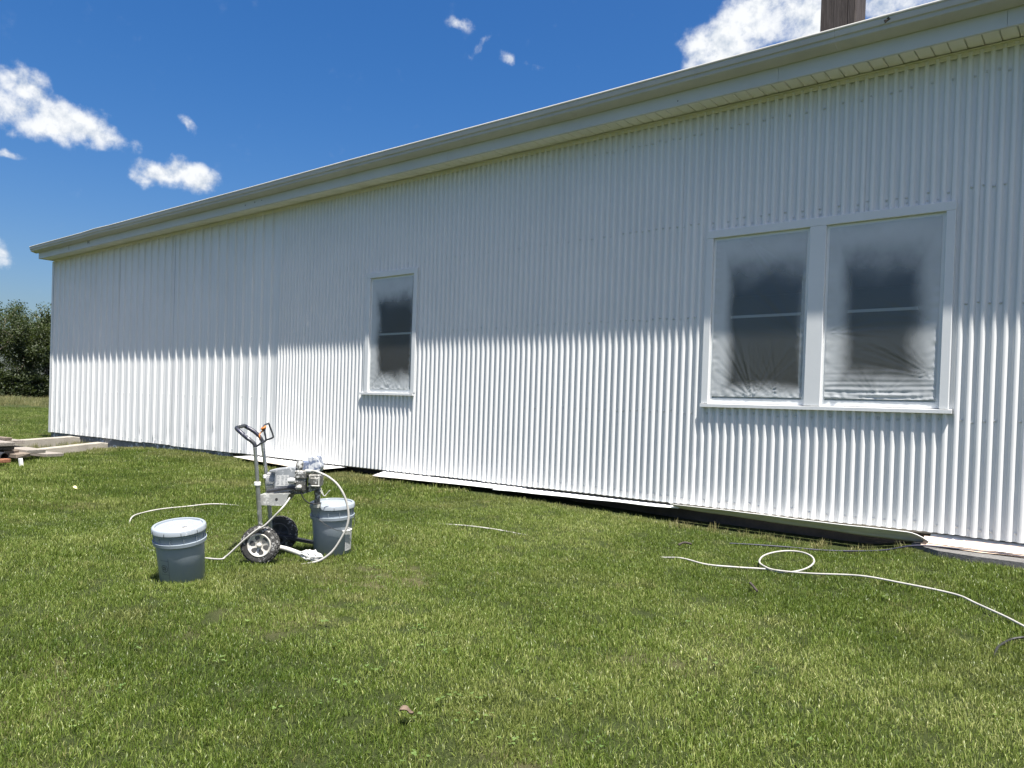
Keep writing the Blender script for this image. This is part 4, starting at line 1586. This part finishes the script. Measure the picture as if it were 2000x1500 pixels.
# pump housing, rod and cylinder
MB().bbox((.248, -.062, .486), (.332, .030, .566), .008).bbox((.262, -.074, .500), (.318, -.055, .545), .005).build('pump_housing', M['casting'], cart)
pw = MB().bbox((.256, -.078, .508), (.262, -.060, .560), .002).bbox((.318, -.078, .490), (.326, -.060, .552), .002).bbox((.256, -.080, .488), (.328, -.062, .496), .002)
pw.build('guard_clip', M['brass'], cart)
MB().lathe([(.0, .365), (.019, .365), (.019, .365), (.0195, .430), (.0195, .430), (.023, .432), (.023, .432), (.023, .452), (.023, .452), (.0185, .454), (.0185, .490)], 20, (.300, 0, 0)).build('pump_cylinder', M['casting'], cart)
MB().lathe([(.0, .340), (.024, .340), (.024, .340), (.026, .3665), (.026, .3665), (.019, .368)], 20, (.300, 0, 0)).build('suction_nut', M['brass'], cart)
MB().tube(catmull([(.320, -.030, .498), (.330, -.034, .470), (.352, -.036, .424), (.366, -.030, .434), (.384, -.034, .456), (.392, -.034, .462)], 5), .0030, 6).tube([(.316, -.030, .476), (.336, -.036, .440), (.350, -.036, .423)], .003, 6).build('pail_hook', M['brass'], cart)
# drain hose, black
MB().tube(catmull([(.212, -.09, .462), (.216, -.092, .440), (.234, -.09, .404), (.268, -.08, .378), (.306, -.062, .3715), (.330, -.02, .374)], 6), .0042, 8).build('drain_hose', M['black_hose'], cart)
# cloth wrapped over the near foot
rg = MB()
nu, nv = 22, 14
vs = []
for j in range(nv + 1):
    for i in range(nu):
        a = 2 * math.pi * i / nu
        t = j / nv
        r_ = math.sin(math.pi * min(1, max(.02, t))) ** .6
        nn = mnoise.noise((math.cos(a) * 2.2, math.sin(a) * 2.2, t * 7)) + .6 * mnoise.noise((math.cos(a) * 5, math.sin(a) * 5, t * 14))
        q_ = 1 + .42 * nn
        vs.append((-.075 + .16 * t, .036 * r_ * q_ * math.cos(a), .004 + .034 * r_ * q_ * math.sin(a) - .018 * t))
rg.add(vs, [(j * nu + i, j * nu + (i + 1) % nu, (j + 1) * nu + (i + 1) % nu, (j + 1) * nu + i) for j in range(nv) for i in range(nu)], False)
rgo = rg.build('rag', M['rag'], fix=True)
rgo.matrix_world = Matrix.Translation((OX, OY, OZ)) @ Matrix.Rotation(ROT, 4, 'Z') @ Matrix.Translation((.300, TN, .052))
tag(rgo, 'crumpled white rag wrapped round the foot of the sprayer cart', 'rag')


def cw(x, y, z):
    c, s = math.cos(ROT), math.sin(ROT)
    return (OX + x * c - y * s, OY + x * s + y * c, OZ + z)


# ------------------------------------------------------------------ hoses and cords
def line(name, pts, r, mat, label, cat, k=8, n=10, group=None):
    p = catmull(pts, k)
    o0 = Vector(pts[0])
    o = MB().tube([q - o0 for q in p], r, n).build(name, mat, loc=o0)
    return tag(o, label, cat, group)


hs = [(.270, -.112, .592), (.322, -.165, .596), (.374, -.20, .584), (.414, -.20, .565), (.461, -.20, .530), (.495, -.20, .488), (.523, -.20, .436),
      (.541, -.20, .378), (.549, -.20, .312), (.541, -.20, .252), (.516, -.20, .192), (.461, -.20, .098), (.397, -.20, .040), (.332, -.20, .012), (.25, -.19, -.006)]
line('paint_hose', [cw(*p) for p in hs], .0076, M['hose'], 'white hose arching from the sprayer pump down past the labelled bucket', 'hose', group='white paint hoses')

SEG = [(.170, -.20, .425), (.150, -.23, .385), (.123, -.26, .347), (.067, -.26, .286), (.029, -.262, .249), (-.022, -.262, .218), (-.085, -.26, .164), (-.147, -.26, .104), (-.205, -.26, .048), (-.26, -.25, .026)]
hose_g = [(-4.85, -3.52), (-5.15, -3.60), (-5.45, -3.53), (-5.744, -3.405), (-6.204, -3.26), (-6.512, -3.097), (-6.678, -2.922), (-6.733, -2.735), (-6.74, -2.498), (-6.672, -2.251), (-6.418, -2.034),
          (-6.035, -1.906), (-5.568, -1.802), (-5.275, -1.695), (-4.901, -1.613), (-4.568, -1.513), (-4.24, -1.455), (-3.891, -1.381), (-3.424, -1.327), (-2.972, -1.311), (-2.577, -1.302), (-2.34, -1.343), (-2.136, -1.384),
          (-1.953, -1.315)]
path = [cw(*p) for p in SEG]
for i, (x, y) in enumerate(hose_g):
    vis = .022 if (4 < i < 10 or i > 20) else (-.004 if i < 4 else -.010)
    path.append((x, y, gzn(x, y) + vis + .010 * mnoise.noise((x * 2.3, y * 2.3, 1)) + (.020 if 16 <= i <= 17 else 0)))
# the raised loop
lc = Vector((-1.735, -1.02, 0)); rl = .165
loop = []
for i in range(0, 13):                                      # once round, counter-clockwise, far side lifted off the grass
    a = R(-112) + i * R(384) / 12
    dx, dy = rl * math.cos(a), rl * 1.30 * math.sin(a)
    x, y = lc.x + dx, lc.y + dy
    up = .010 + .062 * ((dy / (rl * 1.3) + 1) / 2) ** .8 + (.012 if i > 10 else 0)
    loop.append((x, y, gzn(x, y) + up))
path += loop
for x, y in [(-1.52, -1.215), (-1.23, -1.196), (-.995, -1.239), (-.805, -1.266), (-.685, -1.311), (-.599, -1.408), (-.454, -1.574), (-.355, -1.713), (-.20, -1.90), (.1, -2.2), (.6, -2.5)]:
    path.append((x, y, gzn(x, y) + (.030 if x < -.66 or x > -.6 else .012)))
line('paint_hose', path, .0060, M['hose'], 'white hose lying across the lawn from the sprayer, with one round loop', 'hose', k=7, n=8, group='white paint hoses')

cp = [(-2.30, -.62), (-2.148, -.559), (-1.915, -.463), (-1.653, -.368), (-1.336, -.275), (-1.10, -.235), (-.80, -.150), (-.508, -.150), (0.2, -.20), (1.2, -.26)]
line('power_cord', [(x, y, (gzn(x, y) + .014) if x < -1.2 else -.072) for x, y in cp], .0062, M['cord'], 'dark blue cord running along the asphalt at the wall foot', 'cord', n=8)
line('power_cord', [(x, y, gzn(x, y) + z) for x, y, z in [(-.30, -1.84, .025), (-.345, -1.90, .030), (-.385, -1.93, .02), (-.41, -2.02, .018), (-.42, -2.10, .02), (-.42, -2.2, .0)]], .006, M['black_hose'],
     'black cord bend in the grass at the right edge', 'cord', n=8)

# ------------------------------------------------------------------ litter on the lawn
def leaf(loc, s, rz, mat, label, cat='leaf'):
    vs, fs = [], []
    n, m = 8, 4
    for i in range(n + 1):
        u = i / n
        w = .42 * math.sin(math.pi * min(.98, u * .95 + .03)) ** .8
        for j in range(m + 1):
            v = j / m * 2 - 1
            vs.append(((u - .5) * s, v * w * s * .8, s * (.20 * v * v + .16 * math.sin(u * 5) + .05 * mnoise.noise((u * 4, v * 3, s * 100)))))
    for i in range(n):
        for j in range(m):
            a = i * (m + 1) + j
            fs.append((a, a + 1, a + m + 2, a + m + 1))
    o = MB().add(vs, fs, True).build('fallen_leaf', mat, loc=loc, rot=(.2, .15, rz))
    return tag(o, label, cat)


leaf((-1.862, -4.345, gzn(-1.862, -4.345) + .048), .050, 1.0, M['dead_leaf'], 'dry brown curled leaf on the near lawn')
leaf((-8.48, -2.77, gzn(-8.48, -2.77) + .045), .06, .4, M['yellow_leaf'], 'small pale yellow leaf on the lawn near the timber pile')
leaf((-.72, -3.86, gzn(-.72, -3.86) + .030), .035, 2.0, M['dead_leaf'], 'small dark dry leaf in the grass at the lower right')
line('twig', [(-1.70, -1.74, gzn(-1.7, -1.74) + .04), (-1.665, -1.80, gzn(-1.66, -1.8) + .046), (-1.61, -1.86, gzn(-1.61, -1.86) + .03)], .0065, M['twig'], 'dark twig in the grass below the hose loop', 'twig', n=6)
line('twig', [(-2.53, -1.00, gzn(-2.53, -1.0) + .03), (-2.50, -.965, gzn(-2.5, -.965) + .045), (-2.45, -.95, gzn(-2.45, -.95) + .04)], .008, M['twig'], 'dark twig in the grass behind the end of the hose run', 'twig', n=6)

# ------------------------------------------------------------------ grass
protos = bpy.data.collections.new('grass_tufts')
def tuft(name, nb, rad, h0, h1, w, mat, seed, lean=.6, seg=3):
    rr = random.Random(seed)
    vs, fs, tone = [], [], []
    for _ in range(nb):
        a, d = rr.uniform(0, 6.283), rad * math.sqrt(rr.random())
        bx, by = d * math.cos(a), d * math.sin(a)
        az = rr.uniform(0, 6.283)
        ln = rr.uniform(h0, h1)
        lz = abs(rr.gauss(.15, lean * .55))
        fz = az + rr.uniform(-.9, .9)
        ww = w * rr.uniform(.6, 1.25)
        dx, dy = math.cos(az), math.sin(az)
        px, py = -math.sin(fz), math.cos(fz)
        b = len(vs)
        x, y, z = bx, by, -.006
        tv = min(1, max(0, rr.gauss(.42, .30)))
        if rr.random() < .08: tv = rr.uniform(.9, 1.25)
        ang = lz * .4
        for i in range(seg):
            k = (1 - (i / seg) ** 2 * .55) * .5
            vs.append((x - px * ww * k, y - py * ww * k, z)); vs.append((x + px * ww * k, y + py * ww * k, z))
            x += dx * math.sin(ang) * ln / seg
            y += dy * math.sin(ang) * ln / seg
            z += math.cos(ang) * ln / seg
            ang = min(1.75, ang + lz * .8)
        vs.append((x, y, z))
        for i in range(seg - 1):
            fs.append((b + 2 * i, b + 2 * i + 1, b + 2 * i + 3, b + 2 * i + 2)); tone.append(tv)
        fs.append((b + 2 * seg - 2, b + 2 * seg - 1, b + 2 * seg)); tone.append(tv)
    me = bpy.data.meshes.new(name)
    me.from_pydata(vs, [], fs)
    at = me.attributes.new('tone', 'FLOAT', 'FACE'); at.data.foreach_set('value', tone)
    me.polygons.foreach_set('use_smooth', [True] * len(fs))
    me.materials.append(mat)
    return me


def proto_col(name, meshes):
    c = bpy.data.collections.new(name)
    for i, me in enumerate(meshes):
        o = bpy.data.objects.new('%s_%02d' % (name, i), me)
        c.objects.link(o)
    return c


def scatter(name, pts, rots, scales, idx, coll, label, cat):
    me = bpy.data.meshes.new(name)
    me.from_pydata(pts, [], [])
    a = me.attributes.new('rot', 'FLOAT_VECTOR', 'POINT'); a.data.foreach_set('vector', np.asarray(rots, dtype=np.float32).ravel())
    a = me.attributes.new('scl', 'FLOAT_VECTOR', 'POINT'); a.data.foreach_set('vector', np.asarray(scales, dtype=np.float32).ravel())
    tint, dry = [], []
    for x, y, z in pts:
        v = .44 + .50 * mnoise.noise((x * .42 + 7, y * .75, 2)) + .34 * mnoise.noise((x * 1.3, y * 1.9, 5)) + .16 * mnoise.noise((x * 4.1, y * 4.1, 9)) + rnd.uniform(-.13, .13)
        v += .12 * math.exp(-((x + 2.6) ** 2 + (y + 5.2) ** 2) / 2.5)
        tint.append(min(1.1, max(0, v)))
        d = max(0, mnoise.noise((x * .9 + 3, y * 1.2, 14)) - .22) * 1.1 + max(0, mnoise.noise((x * 3.3, y * 3.3, 17)) - .40) * 1.2
        if -8.1 < x < -6.4 and y > -.8: d += .55 * min(1, (y + .8) / .4)
        if x > -16.7 and y > -.30: d += .35
        if -14.0 < x < -12.6 and y > -1.2: d += .35
        dry.append(min(1, d + (rnd.random() < .05) * rnd.uniform(.2, .7)))
    a = me.attributes.new('tint', 'FLOAT', 'POINT'); a.data.foreach_set('value', np.asarray(tint, dtype=np.float32))
    a = me.attributes.new('dry', 'FLOAT', 'POINT'); a.data.foreach_set('value', np.asarray(dry, dtype=np.float32))
    a = me.attributes.new('pick', 'INT', 'POINT'); a.data.foreach_set('value', np.asarray(idx, dtype=np.int32))
    o = link(name, me)
    ng = bpy.data.node_groups.new(name + '_nodes', 'GeometryNodeTree')
    ng.interface.new_socket('Geometry', in_out='INPUT', socket_type='NodeSocketGeometry')
    ng.interface.new_socket('Geometry', in_out='OUTPUT', socket_type='NodeSocketGeometry')
    N, L = ng.nodes, ng.links
    gi, go = N.new('NodeGroupInput'), N.new('NodeGroupOutput')
    ci = N.new('GeometryNodeCollectionInfo')
    ci.inputs['Collection'].default_value = coll
    ci.inputs['Separate Children'].default_value = True
    ci.inputs['Reset Children'].default_value = True
    iop = N.new('GeometryNodeInstanceOnPoints')
    iop.inputs['Pick Instance'].default_value = True
    def attr(nm, ty):
        n = N.new('GeometryNodeInputNamedAttribute'); n.data_type = ty; n.inputs['Name'].default_value = nm
        return n.outputs['Attribute']
    L.new(gi.outputs[0], iop.inputs['Points'])
    L.new(ci.outputs[0], iop.inputs['Instance'])
    L.new(attr('pick', 'INT'), iop.inputs['Instance Index'])
    e2r = N.new('FunctionNodeEulerToRotation')
    L.new(attr('rot', 'FLOAT_VECTOR'), e2r.inputs[0]); L.new(e2r.outputs[0], iop.inputs['Rotation'])
    L.new(attr('scl', 'FLOAT_VECTOR'), iop.inputs['Scale'])
    L.new(iop.outputs[0], go.inputs[0])
    md = o.modifiers.new('tufts', 'NODES'); md.node_group = ng
    return tag(o, label, cat, kind='stuff')


NG = 8
near_c = proto_col('lawn_tuft', [tuft('lawn_tuft', 66, .068, .015, .038, .0027, M['grass'], 200 + i, .85) for i in range(NG)])
far_c = proto_col('lawn_patch', [tuft('lawn_patch', 130, .17, .019, .044, .0048, M['grass'], 300 + i, .8, 2) for i in range(6)])
mead_c = proto_col('meadow_tuft', [tuft('meadow_tuft', 46, .30, .20, .55, .016, M['meadow'], 400 + i, .45, 3) for i in range(5)])

g_rng = np.random.default_rng(4)


def blocked(x, y):
    if y > -.03 and x > XL - .05: return True
    if x > -1.16 and y > -.33 - .0 and x < 4:
        yy = -.12 - .22 * min(1, max(0, (x + 1.17) / .30)) ** .6
        if y > yy - .02: return True
    if -9.6 < x < -7.6 and y > -.21 - .19 * (x + 9.6) / 2: return True
    if -6.75 < x < -2.98 and y > -.22 + .11 * (x + 6.75) / 3.7: return True
    if -3.3 < x < -1.1 and y > -.19: return True
    for kx in (-15.36, -14.20):
        if abs(x - kx) < .12 and y > -1.3: return True
    for (bx, by) in (bl, br):
        if (x - bx) ** 2 + (y - by) ** 2 < .118 ** 2: return True
    return False


def bare(x, y):
    """chance that a tuft is missing: worn strip along the wall foot and thin spots"""
    b = 0.0
    if -8.0 < x < -6.5 and y > -.75: b = .62 * (1 - min(1, abs(x + 7.2) / .8)) * min(1, (y + .75) / .4)
    if x < -12.6 and x > -14.1 and y > -1.3: b = .35
    if -15.3 < x < -14.3 and y > -1.2: b = .55
    b = max(b, .12 * max(0, mnoise.noise((x * 1.3, y * 1.3, 20)) - .25) / .5)
    return b


def sow(r0, r1, dens, s0, s1, npick, seed, az0=-62, az1=92, fil=None):
    """even tufts on the ground between two radii round the standpoint; az measured from +Y towards -X"""
    area = .5 * R(az1 - az0) * (r1 * r1 - r0 * r0)
    n = int(area * dens)
    rr = np.sqrt(g_rng.random(n) * (r1 * r1 - r0 * r0) + r0 * r0)
    aa = R(az0) + g_rng.random(n) * R(az1 - az0)
    P_, Rr, S_, I_ = [], [], [], []
    for r_, a in zip(rr, aa):
        x, y = CAM.x - r_ * math.sin(a), CAM.y + r_ * math.cos(a)
        if blocked(x, y) or rnd.random() < bare(x, y): continue
        if fil and not fil(x, y): continue
        s = rnd.uniform(s0, s1) * (1 + .22 * mnoise.noise((x * .8, y * .8, 6)) + .10 * mnoise.noise((x * 3.1, y * 3.1, 9)))
        P_.append((x, y, gzn(x, y)))
        # blades combed a little one way, as the mower left them
        lx, ly = .20 * mnoise.noise((x * .5, y * 1.4, 30)), .20 * mnoise.noise((x * .5, y * 1.4, 41))
        Rr.append((lx + rnd.uniform(-.12, .12), ly + rnd.uniform(-.12, .12), rnd.uniform(0, 6.283)))
        S_.append((s, s, s * rnd.uniform(.85, 1.15)))
        I_.append(rnd.randrange(npick))
    return P_, Rr, S_, I_


def cat4(*L):
    out = ([], [], [], [])
    for l in L:
        for i in range(4): out[i].extend(l[i])
    return out


near = cat4(sow(1.2, 3.2, 520, .75, 1.15, NG, 1), sow(3.2, 5.2, 430, .8, 1.2, NG, 2), sow(5.2, 7.6, 330, .85, 1.25, NG, 3))
scatter('lawn_grass', *near, near_c, 'mown green lawn grass in the foreground', 'grass')
far = cat4(sow(7.6, 12, 95, .80, 1.15, 6, 4), sow(12, 20, 60, .85, 1.2, 6, 5),
           sow(20, 46, 14, 1.1, 1.7, 6, 6, 55, 80))
scatter('far_lawn_grass', *far, far_c, 'mown green lawn grass beyond the sprayer and past the building', 'grass')
mead = cat4(sow(40, 66, 9, .45, .95, 5, 7, 60, 78, lambda x, y: rnd.random() < min(1, max(0, (-x - 42) / 16)) ** 1.5))
scatter('meadow_grass', *mead, mead_c, 'tall tan and green meadow grass below the trees', 'grass')
# weeds between the kerbs and ragged tufts at the wall foot
weed_c = proto_col('weed_tuft', [tuft('weed_tuft', 30, .10, .05, .17, .008, M['weed'], 500 + i, .8) for i in range(4)])
wp = ([], [], [], [])
for _ in range(170):
    x, y = rnd.uniform(-15.2, -14.32), rnd.uniform(-1.1, -.02)
    wp[0].append((x, y, gzn(x, y))); wp[1].append((0, 0, rnd.uniform(0, 6))); s = rnd.uniform(.5, 1.0); wp[2].append((s, s, s)); wp[3].append(rnd.randrange(4))
for _ in range(22):
    x, y = rnd.uniform(-3.0, -1.15), rnd.uniform(-.32, -.18)
    wp[0].append((x, y, gzn(x, y))); wp[1].append((0, 0, rnd.uniform(0, 6))); s = rnd.uniform(.3, .6); wp[2].append((s, s, s)); wp[3].append(rnd.randrange(4))
scatter('weeds', *wp, weed_c, 'yellowing weeds at the wall foot and between the kerbs', 'weeds')
# clover
def clover(seed):
    rr = random.Random(seed)
    vs, fs = [], []
    for _ in range(5):
        a, d = rr.uniform(0, 6.283), .06 * math.sqrt(rr.random())
        cx, cy, cz = d * math.cos(a), d * math.sin(a), rr.uniform(.022, .042)
        r_ = rr.uniform(.0032, .0055)
        tl = (rr.uniform(-.35, .35), rr.uniform(-.35, .35))
        a0 = rr.uniform(0, 6.283)
        for k in range(3):
            aa = a0 + k * 2.094
            ox, oy = cx + r_ * .95 * math.cos(aa), cy + r_ * .95 * math.sin(aa)
            b = len(vs)
            vs.append((ox, oy, cz - .001))
            for i in range(7):
                t = i * 2 * math.pi / 7
                x, y = ox + r_ * math.cos(t), oy + r_ * math.sin(t)
                vs.append((x, y, cz + (x - cx) * tl[0] + (y - cy) * tl[1]))
            for i in range(7): fs.append((b, b + 1 + i, b + 1 + (i + 1) % 7))
    me = bpy.data.meshes.new('clover_clump')
    me.from_pydata(vs, [], fs); me.materials.append(M['clover'])
    return me
clo_c = proto_col('clover_clump', [clover(600 + i) for i in range(4)])
cl = ([], [], [], [])
spots = [(-2.05, -4.28, .45, 9), (-1.55, -4.35, .40, 9), (-1.75, -4.0, .8, 10), (-.9, -3.6, .9, 8), (-3.4, -2.6, 1.4, 14), (-1.4, -1.7, 1.0, 8), (-5.2, -2.3, 1.2, 14), (-2.9, -4.6, .8, 9), (-6.4, -1.2, 1.0, 10)]
for sx_, sy_, sr_, n in spots:
    for _ in range(n):
        x, y = rnd.gauss(sx_, sr_ * .5), rnd.gauss(sy_, sr_ * .5)
        if blocked(x, y): continue
        s = rnd.uniform(.7, 1.15)
        cl[0].append((x, y, gzn(x, y))); cl[1].append((0, 0, rnd.uniform(0, 6))); cl[2].append((s, s, s)); cl[3].append(rnd.randrange(4))
scatter('clover', *cl, clo_c, 'patches of clover leaves in the lawn', 'clover')

# ------------------------------------------------------------------ trees beyond the field
def tree_meshes(seed, h, spread, mat, nleaf, low):
    rr = random.Random(seed)
    tr = MB()
    tips = []
    def limb(p, d, ln, r0, depth):
        pts, rad = [p], [r0]
        q, dd = p.copy(), d.copy()
        for i in range(4):
            dd = (dd + Vector((rr.uniform(-.22, .22), rr.uniform(-.22, .22), rr.uniform(-.02, .16)))).normalized()
            q = q + dd * (ln / 4)
            pts.append(q.copy()); rad.append(r0 * (1 - .19 * (i + 1)))
            if depth > 0 and i >= 1:
                for _ in range(2):
                    a = rr.uniform(0, 6.283)
                    sd = (dd * .55 + Vector((math.cos(a), math.sin(a), rr.uniform(-.05, .5))) * .8).normalized()
                    limb(q.copy(), sd, ln * rr.uniform(.45, .68), r0 * .42, depth - 1)
        tr.tube(pts, r0, 6, radii=rad)
        if depth <= 1: tips.append((pts[-1], ln)); tips.append((pts[2], ln))
    limb(Vector((0, 0, -.2)), Vector((0, 0, 1)), h * .80, h * .020, 2)
    lv, lf = [], []
    # clumps of leaves round the limb ends, plus low brushy skirt
    cl = [(t, rr.uniform(.5, 1.05) * h * .10) for t, _ in tips]
    for _ in range(int(low * 26)):
        a, d = rr.uniform(0, 6.283), spread * math.sqrt(rr.random())
        cl.append((Vector((d * math.cos(a), d * math.sin(a), rr.uniform(.4, h * .45))), rr.uniform(.5, 1.1) * h * .09))
    per = max(4, nleaf // len(cl))
    for c, r_ in cl:
        for _ in range(per):
            u = Vector((rr.gauss(0, 1), rr.gauss(0, 1), rr.gauss(0, .8)))
            if u.length > 2.1: u *= 2.1 / u.length
            p = c + u * r_ * .62
            if p.z < .15: p.z = rr.uniform(.15, .6)
            s = rr.uniform(.055, .13)
            n = Vector((rr.gauss(0, 1), rr.gauss(0, 1), rr.gauss(.5, .8))).normalized()
            t = n.orthogonal().normalized(); t = Matrix.Rotation(rr.uniform(0, 6.28), 3, n) @ t
            w = n.cross(t)
            b = len(lv)
            lv.extend([p - t * s, p + w * s * .55 + n * s * .12, p + t * s, p - w * s * .55 + n * s * .12])
            lf.append((b, b + 1, b + 2, b + 3))
    crown = MB(); crown.add(lv, lf)
    return tr.mesh('trunk', M['bark']), crown.mesh('crown', M[mat])


TREES = [tree_meshes(21, 8.6, 2.0, 'oak_leaves', 15000, 1.0), tree_meshes(22, 8.2, 2.2, 'ash_leaves', 15000, 1.0), tree_meshes(25, 4.6, 2.2, 'brush_leaves', 12000, 2.6)]
tl_ = [  # x, y, kind, scale, label
    (-66.6, 14.4, 0, .74, 'tall dark green tree with gaps of sky, at the left edge beyond the field'),
    (-66.0, 18.0, 1, .74, 'tall olive green tree beyond the field, against the corner of the building'),
    (-68.5, 16.2, 1, .76, 'tall tree between and behind the two front trees beyond the field'),
    (-63.6, 15.4, 2, .95, 'dark leafy bush under the left tree beyond the field'),
    (-63.4, 17.7, 2, .95, 'dark leafy bush next to the corner of the building beyond the field'),
    (-65.0, 20.6, 2, 1.1, 'dark leafy bush behind the corner of the building'),
    (-64.2, 12.6, 2, 1.0, 'dark leafy bush left of the two front trees'),
    (-67.5, 10.4, 1, .74, 'tall tree standing left of the picture edge'),
    (-67.0, 6.0, 0, .72, 'tall tree farther left along the field'),
    (-64.5, 8.4, 2, 1.1, 'bush farther left along the field'),
    (-66.0, 22.5, 0, .76, 'tall tree hidden behind the building end'),
    (-67.0, 27.0, 1, .74, 'tree farther behind the building end'),
    (-64.8, 24.6, 2, 1.15, 'bush farther behind the building end'),
    (-69.0, 1.5, 1, .78, 'tall tree at the far left of the field'),
    (-65.5, 3.6, 2, 1.2, 'bush at the far left of the field'),
]
for i, (x, y, k, s, lab) in enumerate(tl_):
    t = empty('tree' if k < 2 else 'bush', (x, y, gz(x, y) - .05), rnd.uniform(0, 6.28))
    t.scale = (s, s, s * rnd.uniform(.96, 1.04))
    tag(t, lab, 'tree' if k < 2 else 'bush', 'trees and bushes beyond the field')
    link('trunk', TREES[k][0], t)
    link('crown', TREES[k][1], t)
